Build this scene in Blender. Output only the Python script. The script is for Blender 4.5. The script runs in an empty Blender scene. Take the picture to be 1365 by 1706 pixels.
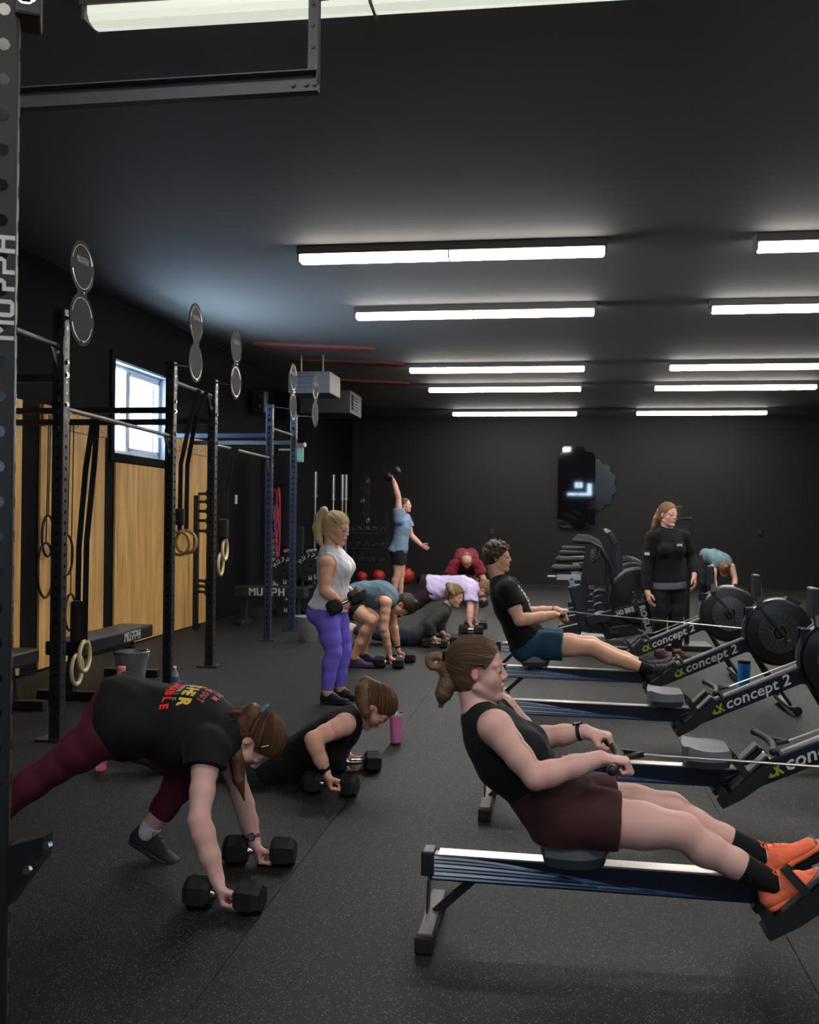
import bpy, bmesh, math, random
import numpy as np
from mathutils import Vector, Matrix
random.seed(7); RNG = np.random.default_rng(7)
S = bpy.context.scene; COL = S.collection
# ------------------------------------------------------------------ camera
F = 1720.0; CX, CY = 682.5, 853.0
YAW, PITCH, ROLL, CAMH = math.radians(8.2), math.radians(0.42), 0.010, 1.42
_f = np.array([-math.sin(YAW)*math.cos(PITCH), math.cos(YAW)*math.cos(PITCH), math.sin(PITCH)])
_r0 = np.array([math.cos(YAW), math.sin(YAW), 0.0]); _u0 = np.cross(_r0, _f)
_r = _r0*math.cos(ROLL)+_u0*math.sin(ROLL); _u = -_r0*math.sin(ROLL)+_u0*math.cos(ROLL)
CAM = np.array([0, 0, CAMH])
def _ray(x, y): return _f+_r*(x-CX)/F-_u*(y-CY)/F
def atY(x, y, Y): d = _ray(x, y); return CAM+d*(Y/d[1])          # photograph measurement -> point in the plane at room depth Y
def atX(x, y, X): d = _ray(x, y); return CAM+d*(X/d[0])
def atZ(x, y, Z): d = _ray(x, y); return CAM+d*((Z-CAMH)/d[2])
cam = bpy.data.cameras.new('camera'); cam.sensor_fit = 'VERTICAL'; cam.sensor_height = 24.0
cam.lens = 24.0*F/1706.0; cam.clip_start = 0.05; cam.clip_end = 200
co = bpy.data.objects.new('camera', cam); COL.objects.link(co)
co.matrix_world = Matrix(((_r[0], _u[0], -_f[0], 0), (_r[1], _u[1], -_f[1], 0), (_r[2], _u[2], -_f[2], CAMH), (0, 0, 0, 1)))
cam.dof.use_dof = True; cam.dof.focus_distance = 4.4; cam.dof.aperture_fstop = 5.6
S.camera = co
# ------------------------------------------------------------------ world, exposure
w = bpy.data.worlds.new('daylight'); S.world = w; w.use_nodes = True
wn = w.node_tree.nodes; bg = wn['Background']
bg.inputs['Color'].default_value = (0.52, 0.74, 1.0, 1); bg.inputs['Strength'].default_value = 9.0
sl = bpy.data.lights.new('sun', 'SUN'); sl.energy = 1050.0; sl.angle = .02; sl.color = (0.52, 0.74, 1.0)   # lights the pale ground outside; never enters a window
so_ = bpy.data.objects.new('sun', sl); COL.objects.link(so_); so_.rotation_euler = Vector((-.12, -.80, -.60)).to_track_quat('-Z', 'Y').to_euler()
S.view_settings.view_transform = 'Standard'; S.view_settings.look = 'None'
S.view_settings.gamma = 1.0; S.view_settings.use_curve_mapping = False
S.view_settings.exposure = 0.45
S.cycles.use_denoising = True
S.cycles.max_bounces = 6; S.cycles.diffuse_bounces = 4; S.cycles.glossy_bounces = 3
S.cycles.sample_clamp_indirect = 4.0
TUBE = 56.0      # radiance of the fluorescent lenses
# ------------------------------------------------------------------ materials
def lin(c):
    return tuple(((v/255)/12.92 if v/255 <= .04045 else ((v/255+.055)/1.055)**2.4) for v in c)
MATS = {}
def mat(name, rgb, rough=.6, metal=0.0, spec=.5, bump=0.0, bscale=200.0, vary=0.0, vscale=8.0, emit=0.0, col=False, alpha=None, trans=0.0, sheen=0.0, coat=0.0, sss=0.0):
    if name in MATS: return MATS[name]
    m = bpy.data.materials.new(name); m.use_nodes = True; nt = m.node_tree; N = nt.nodes; L = nt.links
    b = N['Principled BSDF']; c = lin(rgb)
    b.inputs['Base Color'].default_value = (*c, 1); b.inputs['Roughness'].default_value = rough
    b.inputs['Metallic'].default_value = metal; b.inputs['Specular IOR Level'].default_value = spec
    b.inputs['Sheen Weight'].default_value = sheen; b.inputs['Coat Weight'].default_value = coat
    if trans: b.inputs['Transmission Weight'].default_value = trans
    if sss:
        b.inputs['Subsurface Weight'].default_value = sss; b.inputs['Subsurface Radius'].default_value = (.012, .005, .003)
        b.inputs['Subsurface Scale'].default_value = 1.0
    if emit:
        b.inputs['Emission Color'].default_value = (*c, 1); b.inputs['Emission Strength'].default_value = emit
    tc = N.new('ShaderNodeTexCoord'); src = None
    if vary:
        n = N.new('ShaderNodeTexNoise'); n.inputs['Scale'].default_value = vscale; n.inputs['Detail'].default_value = 5
        L.new(tc.outputs['Object'], n.inputs['Vector'])
        mx = N.new('ShaderNodeMix'); mx.data_type = 'RGBA'
        mx.inputs['A'].default_value = (*[v*(1-vary) for v in c], 1); mx.inputs['B'].default_value = (*[min(1, v*(1+vary)) for v in c], 1)
        L.new(n.outputs['Fac'], mx.inputs['Factor']); src = mx.outputs['Result']
    if col:
        at = N.new('ShaderNodeAttribute'); at.attribute_name = 'tone'
        mm = N.new('ShaderNodeMix'); mm.data_type = 'RGBA'; mm.blend_type = 'MULTIPLY'; mm.inputs['Factor'].default_value = 1
        if src: L.new(src, mm.inputs['A'])
        else: mm.inputs['A'].default_value = (*c, 1)
        L.new(at.outputs['Color'], mm.inputs['B']); src = mm.outputs['Result']
    if src: L.new(src, b.inputs['Base Color'])
    if bump:
        n2 = N.new('ShaderNodeTexNoise'); n2.inputs['Scale'].default_value = bscale; n2.inputs['Detail'].default_value = 3
        L.new(tc.outputs['Object'], n2.inputs['Vector'])
        bp = N.new('ShaderNodeBump'); bp.inputs['Strength'].default_value = bump; bp.inputs['Distance'].default_value = .004
        L.new(n2.outputs['Fac'], bp.inputs['Height']); L.new(bp.outputs['Normal'], b.inputs['Normal'])
    MATS[name] = m; return m
K = dict(
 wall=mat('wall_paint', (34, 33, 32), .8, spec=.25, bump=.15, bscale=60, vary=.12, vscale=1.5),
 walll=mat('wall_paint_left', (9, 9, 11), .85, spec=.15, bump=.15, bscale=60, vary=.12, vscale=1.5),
 ceil=mat('ceiling_paint', (118, 114, 111), .8, bump=.1, bscale=90, vary=.05, vscale=.7),
 black=mat('black_powdercoat', (22, 22, 24), .42, bump=.12, bscale=400),
 blackg=mat('black_gloss', (14, 14, 17), .18, spec=.6),
 rubber=mat('black_rubber', (15, 15, 16), .62, bump=.3, bscale=300),
 blue=mat('blue_powdercoat', (29, 39, 64), .4, bump=.1, bscale=400),
 steel=mat('steel', (190, 190, 190), .28, 1.0),
 chrome=mat('chrome', (215, 212, 208), .12, 1.0),
 galv=mat('galvanised_steel', (150, 154, 156), .38, .55, vary=.25, vscale=30),
 rail=mat('brushed_rail', (205, 200, 192), .3, 1.0, bump=.1, bscale=150),
 grey=mat('grey_plastic', (98, 100, 104), .5),
 seat=mat('grey_seat_foam', (112, 116, 122), .55, bump=.08, bscale=300),
 seatd=mat('seat_base_grey', (60, 66, 76), .5),
 plas=mat('black_plastic', (26, 27, 30), .45, bump=.05, bscale=300),
 white=mat('white_paint', (225, 225, 222), .5),
 ink=mat('white_lettering', (205, 205, 205), .5),
 lime=mat('lime_lettering', (170, 180, 40), .5),
 red=mat('red_rubber', (185, 45, 30), .5, bump=.1),
 disc=mat('target_grey', (33, 33, 32), .7, 0, spec=.15),
 strap=mat('black_webbing', (20, 20, 22), .8, bump=.3, bscale=600),
 woodr=mat('ring_wood', (222, 200, 158), .5, vary=.08, vscale=20),
 pink=mat('pink_cup', (222, 130, 190), .4),
 rose=mat('rose_bottle', (235, 140, 140), .35),
 bluep=mat('blue_bottle', (40, 130, 200), .35),
 glass=mat('clear_plastic', (235, 240, 245), .05, trans=.9),
 navy=mat('rower_navy', (15, 22, 40), .3, spec=.6),
)
# ------------------------------------------------------------------ mesh helpers
def V(*a): return np.array(a[0] if len(a) == 1 else a, dtype=float)
def unit(v): v = np.asarray(v, float); n = np.linalg.norm(v); return v/n if n > 1e-9 else v
def frame_for(ax):
    ax = unit(ax); t = V(0, 0, 1) if abs(ax[2]) < .9 else V(1, 0, 0)
    a = unit(np.cross(t, ax)); return a, np.cross(ax, a), ax
class MB:
    def __init__(s): s.v = []; s.f = []; s.mi = []; s.m = 0
    def add(s, vs, fs):
        o = len(s.v); s.v.extend([tuple(map(float, p)) for p in vs])
        for f in fs: s.f.append([i+o for i in f]); s.mi.append(s.m)
        return s
    def box(s, c, d, R=None, bev=0.0):
        c = V(c); hx, hy, hz = d[0]/2, d[1]/2, d[2]/2
        if bev <= 0:
            P = [V(x, y, z) for x in (-hx, hx) for y in (-hy, hy) for z in (-hz, hz)]
            Fc = [(0, 1, 3, 2), (4, 6, 7, 5), (0, 4, 5, 1), (2, 3, 7, 6), (0, 2, 6, 4), (1, 5, 7, 3)]
        else:
            b = min(bev, hx*.99, hy*.99, hz*.99); bm = bmesh.new(); bmesh.ops.create_cube(bm, size=1)
            for q in bm.verts: q.co = Vector((q.co.x*2*hx, q.co.y*2*hy, q.co.z*2*hz))
            bmesh.ops.bevel(bm, geom=bm.edges[:], offset=b, segments=2, affect='EDGES', profile=.6)
            bm.verts.index_update(); P = [V(q.co) for q in bm.verts]; Fc = [[q.index for q in f.verts] for f in bm.faces]; bm.free()
        if R is not None: P = [R@p for p in P]
        return s.add([p+c for p in P], Fc)
    def bar(s, a, b, w, h, up=(0, 0, 1), bev=0.0):       # box from a to b, w across, h along up
        a, b = V(a), V(b); x = unit(b-a); y = unit(np.cross(up, x)); z = np.cross(x, y)
        return s.box((a+b)/2, (np.linalg.norm(b-a), w, h), np.stack([x, y, z], 1), bev)
    def cyl(s, a, b, r, r2=None, n=16, caps=True):
        a, b = V(a), V(b); r2 = r if r2 is None else r2; x, y, z = frame_for(b-a)
        P = []; 
        for c, q in ((a, r), (b, r2)):
            P += [c+x*q*math.cos(2*math.pi*i/n)+y*q*math.sin(2*math.pi*i/n) for i in range(n)]
        Fc = [(i, (i+1) % n, n+(i+1) % n, n+i) for i in range(n)]
        if caps: Fc += [list(range(n))[::-1], list(range(n, 2*n))]
        return s.add(P, Fc)
    def lathe(s, prof, c=(0, 0, 0), ax=(0, 0, 1), n=24, close=False):   # prof: (radius, height)
        c = V(c); x, y, z = frame_for(ax); P = []; Fc = []
        for r, h in prof: P += [c+z*h+x*r*math.cos(2*math.pi*i/n)+y*r*math.sin(2*math.pi*i/n) for i in range(n)]
        m = len(prof)
        for j in range(m-1 + (1 if close else 0)):
            k = (j+1) % m
            Fc += [(j*n+i, j*n+(i+1) % n, k*n+(i+1) % n, k*n+i) for i in range(n)]
        if not close:
            if prof[0][0] > 1e-4: Fc.append(list(range(n))[::-1])
            if prof[-1][0] > 1e-4: Fc.append([(m-1)*n+i for i in range(n)])
        return s.add(P, Fc)
    def tube(s, pts, r, n=8, closed=False, flat=None, up=None):     # flat: (w,h) section for straps
        pts = [V(p) for p in pts]; m = len(pts); P = []; prev = None
        for i, p in enumerate(pts):
            if closed: t = pts[(i+1) % m]-pts[i-1]
            else: t = pts[min(i+1, m-1)]-pts[max(i-1, 0)]
            t = unit(t)
            if up is not None: x = unit(np.cross(up, t)); 
            elif prev is None: x = frame_for(t)[0]
            else: x = unit(prev-t*(prev@t))
            prev = x; y = np.cross(t, x); rr = r[i] if isinstance(r, (list, tuple)) else r
            if flat: P += [p+x*a*flat[0]/2+y*b*flat[1]/2 for a, b in ((-1, -1), (1, -1), (1, 1), (-1, 1))]
            else: P += [p+x*rr*math.cos(2*math.pi*k/n)+y*rr*math.sin(2*math.pi*k/n) for k in range(n)]
        if flat: n = 4
        Fc = []
        for i in range(m if closed else m-1):
            j = (i+1) % m
            Fc += [(i*n+k, i*n+(k+1) % n, j*n+(k+1) % n, j*n+k) for k in range(n)]
        if not closed: Fc += [list(range(n))[::-1], [(m-1)*n+k for k in range(n)]]
        return s.add(P, Fc)
    def torus(s, c, ax, R, r, n=32, k=8, flat=None):
        x, y, z = frame_for(ax); c = V(c)
        return s.tube([c+x*R*math.cos(2*math.pi*i/n)+y*R*math.sin(2*math.pi*i/n) for i in range(n)], r, k, True, flat, up=z if flat else None)
    def prism(s, poly, o, x, y, t):         # 2D polygon in the frame (o; x, y), thickness t along x cross y
        o, x, y = V(o), V(x), V(y); z = np.cross(x, y); n = len(poly)
        P = [o+x*a+y*b for a, b in poly]+[o+x*a+y*b+z*t for a, b in poly]
        return s.add(P, [list(range(n))[::-1], list(range(n, 2*n))]+[(i, (i+1) % n, n+(i+1) % n, n+i) for i in range(n)])
    def ball(s, c, r, n=16, m=10, R=None):
        r = (r, r, r) if np.isscalar(r) else r; c = V(c); P = []; Fc = []
        for j in range(m+1):
            th = math.pi*j/m
            for i in range(n):
                q = V(r[0]*math.sin(th)*math.cos(2*math.pi*i/n), r[1]*math.sin(th)*math.sin(2*math.pi*i/n), r[2]*math.cos(th))
                P.append(c+(R@q if R is not None else q))
        for j in range(m): Fc += [(j*n+i, (j+1)*n+i, (j+1)*n+(i+1) % n, j*n+(i+1) % n) for i in range(n)]
        return s.add(P, Fc)
    def use(s, k): s.m = k; return s
    def build(s, name, mats, parent=None, smooth=False, world=True, **props):
        me = bpy.data.meshes.new(name); vs = s.v
        if parent is not None and world:
            inv = np.array(wmat(parent).inverted()); A = np.array(vs); vs = (A@inv[:3, :3].T+inv[:3, 3]).tolist()
        me.from_pydata(vs, [], s.f)
        for m in (mats if isinstance(mats, (list, tuple)) else [mats]): me.materials.append(m)
        me.polygons.foreach_set('material_index', s.mi)
        if smooth: me.shade_smooth()
        if smooth == 'auto': me.set_sharp_from_angle(angle=.6)
        me.update()
        bm = bmesh.new(); bm.from_mesh(me); bmesh.ops.recalc_face_normals(bm, faces=bm.faces); bm.to_mesh(me); bm.free()
        o = bpy.data.objects.new(name, me); COL.objects.link(o)
        if parent is not None: o.parent = parent
        for k, v in props.items(): o[k] = v
        return o
def wmat(o):
    M = Matrix.LocRotScale(o.location, o.rotation_euler, o.scale)
    return wmat(o.parent)@M if o.parent else M
def thing(name, label, cat, loc=(0, 0, 0), rz=0.0, group=None):
    o = bpy.data.objects.new(name, None); COL.objects.link(o); o.empty_display_size = .1
    o.location = tuple(map(float, loc)); o.rotation_euler = (0, 0, rz); tag(o, label, cat, group); return o
def tag(o, label, cat, group=None):
    o['label'] = label; o['category'] = cat
    if group: o['group'] = group
    return o
KIDS = {}
def dup(o, loc=None, rz=None, label=None, group=None, parent=None):
    c = o.copy(); COL.objects.link(c)
    if parent is not None: c.parent = parent
    if loc is not None: c.location = tuple(map(float, loc))
    if rz is not None: c.rotation_euler = (0, 0, rz)
    if label: c['label'] = label
    if group: c['group'] = group
    for ch in [q for q in COL.objects if q.parent == o]: dup(ch, parent=c)
    return c
def struct(o): o['kind'] = 'structure'; return o
def text(s, size, o, x, y, m, parent, name='lettering', ext=.002, shear=0.0, width=None, bold=0.0):
    """flat extruded lettering; o = left end of the baseline, x / y = reading direction and up"""
    cu = bpy.data.curves.new(name, 'FONT'); cu.body = s; cu.size = size; cu.extrude = ext; cu.shear = shear; cu.offset = bold; cu.resolution_u = 2
    t = bpy.data.objects.new(name, cu); COL.objects.link(t); bpy.context.view_layer.update()
    me = bpy.data.meshes.new_from_object(t.evaluated_get(bpy.context.evaluated_depsgraph_get()))
    bpy.data.objects.remove(t)
    P = np.zeros(len(me.vertices)*3); me.vertices.foreach_get('co', P); P = P.reshape(-1, 3)
    k = 1.0 if width is None else width/max(1e-6, P[:, 0].max()-P[:, 0].min())
    x, y = unit(x), unit(y); z = np.cross(x, y)
    W = V(o)+np.outer(P[:, 0]*k, x)+np.outer(P[:, 1], y)+np.outer(P[:, 2]+ext, z)
    if parent is not None:
        inv = np.array(wmat(parent).inverted()); W = W@inv[:3, :3].T+inv[:3, 3]
    me.vertices.foreach_set('co', W.ravel()); me.update(); me.materials.clear(); me.materials.append(m)
    ob = bpy.data.objects.new(name, me); COL.objects.link(ob); ob.parent = parent; return ob
# blocky stencil letters on a 5 x 7 grid: strokes as rectangles / polygons
GL = {
 'M': [[(0,0),(1,0),(1,7),(0,7)],[(4,0),(5,0),(5,7),(4,7)],[(1,7),(1,5.2),(2.5,3),(2.5,4.8)],[(4,7),(2.5,4.8),(2.5,3),(4,5.2)]],
 'U': [[(0,1),(1.1,1),(1.1,7),(0,7)],[(3.4,1),(4.5,1),(4.5,7),(3.4,7)],[(0,1),(.8,0),(3.7,0),(4.5,1),(3.4,1.2),(1.1,1.2)]],
 'R': [[(.3,5.9),(3.6,5.9),(4.4,6.2),(3.8,7),(0,7)],[(3.3,3.4),(4.4,3.8),(4.4,6.2),(3.3,6)],[(1.2,2.6),(3.6,2.6),(4.4,3.8),(3.3,3.7),(1.2,3.7)],[(1.2,0),(2.3,0),(2.3,2.6),(1.2,2.6)]],
 'H': [[(0,0),(1.1,0),(1.1,7),(0,7)],[(3.4,0),(4.5,0),(4.5,7),(3.4,7)],[(1.1,3),(3.4,3),(3.4,4.1),(1.1,4.1)]],
}
GL['P'] = [GL['R'][0], GL['R'][1], [(0,2.6),(3.6,2.6),(4.4,3.8),(3.3,3.7),(0,3.7)], [(0,0),(1.1,0),(1.1,2.6),(0,2.6)]]
def stencil(word, o, x, y, h, m, parent, t=.002, sx=1.0):
    b = MB(); u = h/7.0; cx = 0.0; x, y = unit(x), unit(y)
    for ch in word:
        for poly in GL[ch]: b.prism([((cx+a*sx)*u, c*u) for a, c in poly], o, x, y, t)
        cx += (5.9 if ch == 'M' else 5.5)*sx
    return b.build('lettering', m, parent)
# ------------------------------------------------------------------ the room
XL, XR, YB, YF, ZC = -4.70, 7.0, 23.3, -4.0, 3.78
def floor_mat():
    m = bpy.data.materials.new('speckled_rubber'); m.use_nodes = True; N = m.node_tree.nodes; L = m.node_tree.links
    b = N['Principled BSDF']; tc = N.new('ShaderNodeTexCoord')
    v = N.new('ShaderNodeTexVoronoi'); v.inputs['Scale'].default_value = 135; L.new(tc.outputs['Object'], v.inputs['Vector'])
    wn_ = N.new('ShaderNodeTexWhiteNoise'); L.new(v.outputs['Position'], wn_.inputs['Vector'])
    a = N.new('ShaderNodeMath'); a.operation = 'LESS_THAN'; a.inputs[1].default_value = .30; L.new(wn_.outputs['Value'], a.inputs[0])
    dn = N.new('ShaderNodeTexNoise'); dn.inputs['Scale'].default_value = 260; L.new(tc.outputs['Object'], dn.inputs['Vector'])
    dd = N.new('ShaderNodeMath'); dd.operation = 'MULTIPLY_ADD'; dd.inputs[1].default_value = .7; dd.inputs[2].default_value = -.05; L.new(dn.outputs['Fac'], dd.inputs[0])
    lt = N.new('ShaderNodeMath'); lt.operation = 'LESS_THAN'; L.new(v.outputs['Distance'], lt.inputs[0]); L.new(dd.outputs[0], lt.inputs[1])
    mu = N.new('ShaderNodeMath'); mu.operation = 'MULTIPLY'; L.new(a.outputs[0], mu.inputs[0]); L.new(lt.outputs[0], mu.inputs[1])
    big = N.new('ShaderNodeTexNoise'); big.inputs['Scale'].default_value = .9; big.inputs['Detail'].default_value = 6; L.new(tc.outputs['Object'], big.inputs['Vector'])
    base = N.new('ShaderNodeMix'); base.data_type = 'RGBA'; base.inputs['A'].default_value = (*lin((17, 17, 17)), 1); base.inputs['B'].default_value = (*lin((26, 26, 26)), 1)
    L.new(big.outputs['Fac'], base.inputs['Factor'])
    mx = N.new('ShaderNodeMix'); mx.data_type = 'RGBA'; L.new(base.outputs['Result'], mx.inputs['A'])
    mx.inputs['B'].default_value = (*lin((112, 111, 108)), 1); L.new(mu.outputs[0], mx.inputs['Factor'])
    L.new(mx.outputs['Result'], b.inputs['Base Color']); b.inputs['Roughness'].default_value = .62; b.inputs['Specular IOR Level'].default_value = .28
    n2 = N.new('ShaderNodeTexNoise'); n2.inputs['Scale'].default_value = 300; L.new(tc.outputs['Object'], n2.inputs['Vector'])
    bp = N.new('ShaderNodeBump'); bp.inputs['Strength'].default_value = .5; bp.inputs['Distance'].default_value = .003
    L.new(n2.outputs['Fac'], bp.inputs['Height']); L.new(bp.outputs['Normal'], b.inputs['Normal'])
    return m
FM = floor_mat()
struct(MB().box(((XL+XR)/2, (YB+YF)/2, -.06), (XR-XL+.4, YB-YF+.4, .08)).build('floor', K['rubber']))
struct(MB().box(((XL-30)/2-2.6, 8, -.25), (26, 60, .3)).build('ground', mat('pale_ground', (225, 226, 228), .9)))
fl = [o for o in COL.objects if o.name == 'floor'][0]
# rubber rolls, 1.22 m wide, running down the room with thin butt joints: parts of the floor
x = XL; k = 0
while x < XR-.01:
    x2 = min(x+1.83, XR)
    MB().box(((x+x2)/2, (YB+YF)/2, -.01), (x2-x-.003, YB-YF, .02)).build('rubber_roll', FM, fl); x = x2
struct(MB().box(((XL+XR)/2, (YB+YF)/2, ZC+.05), (XR-XL+.4, YB-YF+.4, .1)).build('ceiling', K['ceil']))
struct(MB().box(((XL+XR)/2, YB+.1, ZC/2), (XR-XL+.4, .2, ZC)).build('wall_back', K['wall']))
struct(MB().box((XR+.1, (YB+YF)/2, ZC/2), (.2, YB-YF, ZC)).build('wall_right', K['wall']))
# left wall with the window opening and a doorway closed by a pale door
WY0, WY1, WZ0, WZ1 = 10.42, 11.98, 2.10, 3.10
DY0, DY1 = 16.6, 17.6
b = MB()
def wl(y0, y1, z0, z1): b.box((XL-.1, (y0+y1)/2, (z0+z1)/2), (.2, y1-y0, z1-z0))
wl(YF, WY0, 0, ZC); wl(WY1, YB, 0, ZC); wl(WY0, WY1, 0, WZ0); wl(WY0, WY1, WZ1, ZC)
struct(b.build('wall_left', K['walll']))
# front wall behind the camera: two glazed strips of an overhead door and an entrance light
b = MB()
def wf(x0, x1, z0, z1): b.box(((x0+x1)/2, YF-.1, (z0+z1)/2), (x1-x0, .2, z1-z0))
# openings: two side windows and the panes of a glazed entrance door
op = [(-3.4, -2.0, 1.7, 2.3), (1.9, 3.2, 1.6, 2.2), (.79, .95, 1.97, 2.23), (.98, 1.15, 1.97, 2.23), (.44, .90, 1.6, 1.72), (.93, 1.38, 1.6, 1.72), (1.38, 1.59, 1.6, 2.17)]
xs = sorted({XL, XR, *[o[0] for o in op], *[o[1] for o in op]}); zs_ = sorted({0, ZC, *[o[2] for o in op], *[o[3] for o in op]})
for a_, b_ in zip(xs[:-1], xs[1:]):
    z0 = 0.0
    for c_, d_ in zip(zs_[:-1], zs_[1:]):
        if any(o[0] <= a_ and b_ <= o[1] and o[2] <= c_ and d_ <= o[3] for o in op):
            if c_ > z0: wf(a_, b_, z0, c_)
            z0 = d_
    if z0 < ZC: wf(a_, b_, z0, ZC)
struct(b.build('wall_front', K['wall']))
wfr = mat('window_vinyl', (205, 212, 222), .4)
pane_m = mat('window_pane', (255, 255, 255), .02, trans=1.0)
def window(nm, yc0, yc1):
    b = MB(); xx = XL-.13
    t = .05
    for z in (WZ0+t/2, WZ1-t/2): b.box((xx, (WY0+WY1)/2, z), (.07, WY1-WY0, t))
    for y in (WY0+t/2, WY1-t/2): b.box((xx, y, (WZ0+WZ1)/2), (.07, t, WZ1-WZ0))
    o = struct(b.build(nm, wfr))
    MB().box((xx, WY0+.56, (WZ0+WZ1)/2), (.07, .05, WZ1-WZ0-2*t)).build('mullion', wfr, o)
    b = MB()   # sliding sash
    for z in (WZ0+t+.025, WZ1-t-.025): b.box((xx+.02, WY0+1.06, z), (.04, .92, .045))
    for y in (WY0+.61, WY1-t-.02): b.box((xx+.02, y, (WZ0+WZ1)/2), (.04, .045, WZ1-WZ0-2*t))
    b.build('sash', wfr, o)
    return o
w1 = window('window_1', WY0, WY1)
b = MB(); t = .012     # white jamb liner
b.box((XL-.05, (WY0+WY1)/2, WZ1-.006), (.1, WY1-WY0, t)); b.box((XL-.05, (WY0+WY1)/2, WZ0+.006), (.1, WY1-WY0, t))
b.box((XL-.05, WY0+.006, (WZ0+WZ1)/2), (.1, t, WZ1-WZ0-.03)); b.box((XL-.05, WY1-.006, (WZ0+WZ1)/2), (.1, t, WZ1-WZ0-.03))
b.build('jamb', wfr, w1)
b = MB()               # black casing round the window
for z in (WZ0-.045, WZ1+.045): b.box((XL+.012, (WY0+WY1)/2, z), (.024, WY1-WY0+.18, .09))
for y in (WY0-.045, WY1+.045): b.box((XL+.012, y, (WZ0+WZ1)/2), (.024, .09, WZ1-WZ0))
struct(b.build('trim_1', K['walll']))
# pale exterior door on the left wall
dm = mat('door_grey', (150, 150, 146), .5)
d1 = struct(MB().box((XL+.02, (DY0+DY1)/2, 1.04), (.04, DY1-DY0, 2.08)).build('door_1', dm))
MB().box((XL+.05, DY0+.12, 1.0), (.05, .12, .04), bev=.01).build('door_handle', K['steel'], d1)
MB().box((XL+.045, DY1-.5, 1.25), (.012, .06, 1.3)).build('door_glazing', mat('door_light', (60, 62, 64), .2), d1)
b = MB()
for y in (DY0-.05, DY1+.05): b.box((XL+.015, y, 1.06), (.03, .1, 2.12))
b.box((XL+.015, (DY0+DY1)/2, 2.14), (.03, DY1-DY0+.2, .1)); struct(b.build('trim_2', K['black']))
# ------------------------------------------------------------------ plywood on the left wall
def ply_mat(seed):
    m = bpy.data.materials.new('plywood_face'); m.use_nodes = True; N = m.node_tree.nodes; L = m.node_tree.links
    bs = N['Principled BSDF']; tc = N.new('ShaderNodeTexCoord'); mp = N.new('ShaderNodeMapping')
    mp.inputs['Scale'].default_value = (1, 2.2, .22); mp.inputs['Location'].default_value = (seed, seed*3, seed*2); L.new(tc.outputs['Object'], mp.inputs['Vector'])
    n = N.new('ShaderNodeTexNoise'); n.inputs['Scale'].default_value = 3.0; n.inputs['Detail'].default_value = 6; n.inputs['Distortion'].default_value = 1.2
    L.new(mp.outputs[0], n.inputs['Vector'])
    wv = N.new('ShaderNodeTexWave'); wv.inputs['Scale'].default_value = 2.2; wv.inputs['Distortion'].default_value = 9; wv.inputs['Detail'].default_value = 3; wv.bands_direction = 'Y'
    L.new(mp.outputs[0], wv.inputs['Vector'])
    r = N.new('ShaderNodeValToRGB'); r.color_ramp.elements[0].color = (*lin((178, 128, 62)), 1); r.color_ramp.elements[1].color = (*lin((226, 180, 108)), 1)
    r.color_ramp.elements[0].position = .3; r.color_ramp.elements[1].position = .7
    ad = N.new('ShaderNodeMath'); ad.operation = 'MULTIPLY_ADD'; ad.inputs[1].default_value = .08; L.new(wv.outputs['Fac'], ad.inputs[0]); L.new(n.outputs['Fac'], ad.inputs[2])
    L.new(ad.outputs[0], r.inputs['Fac']); L.new(r.outputs['Color'], bs.inputs['Base Color']); bs.inputs['Roughness'].default_value = .55
    return m
PM = [ply_mat(i*1.7) for i in range(3)]
def ply(y0, y1, z1, lab, k, header=False, z0=.02):
    t = thing('plywood_panel', lab, 'panel', (XL, (y0+y1)/2, z0), group='plywood sheets on the left wall')
    MB().box((XL+.014, (y0+y1)/2, (z0+z1)/2), (.02, y1-y0, z1-z0)).build('sheet', PM[k % 3], t)
    if header:
        MB().box((XL+.032, (y0+y1)/2, z1-.1), (.024, y1-y0, .2)).build('header_board', PM[(k+1) % 3], t)
        b = MB()
        for i in range(5):
            yy = y0+.12+(y1-y0-.24)*i/4
            for z in (z1-.05, z1-.15): b.cyl((XL+.043, yy, z), (XL+.048, yy, z), .009, n=8)
        b.build('screw_heads', K['black'], t)['kind'] = 'stuff'
    return t
ply(7.45, 8.50, 2.44, 'plywood sheet on the left wall seen beside the foreground upright', 0)
ply(8.84, 10.18, 2.44, 'plywood sheet left of the window with a header board and hanging bands', 1, True)
ply(10.45, 11.98, 2.0, 'plywood sheet directly under the window', 2)
ply(12.15, 13.40, 2.44, 'farthest plywood sheet with a header board, right of the window', 0, True)
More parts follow.
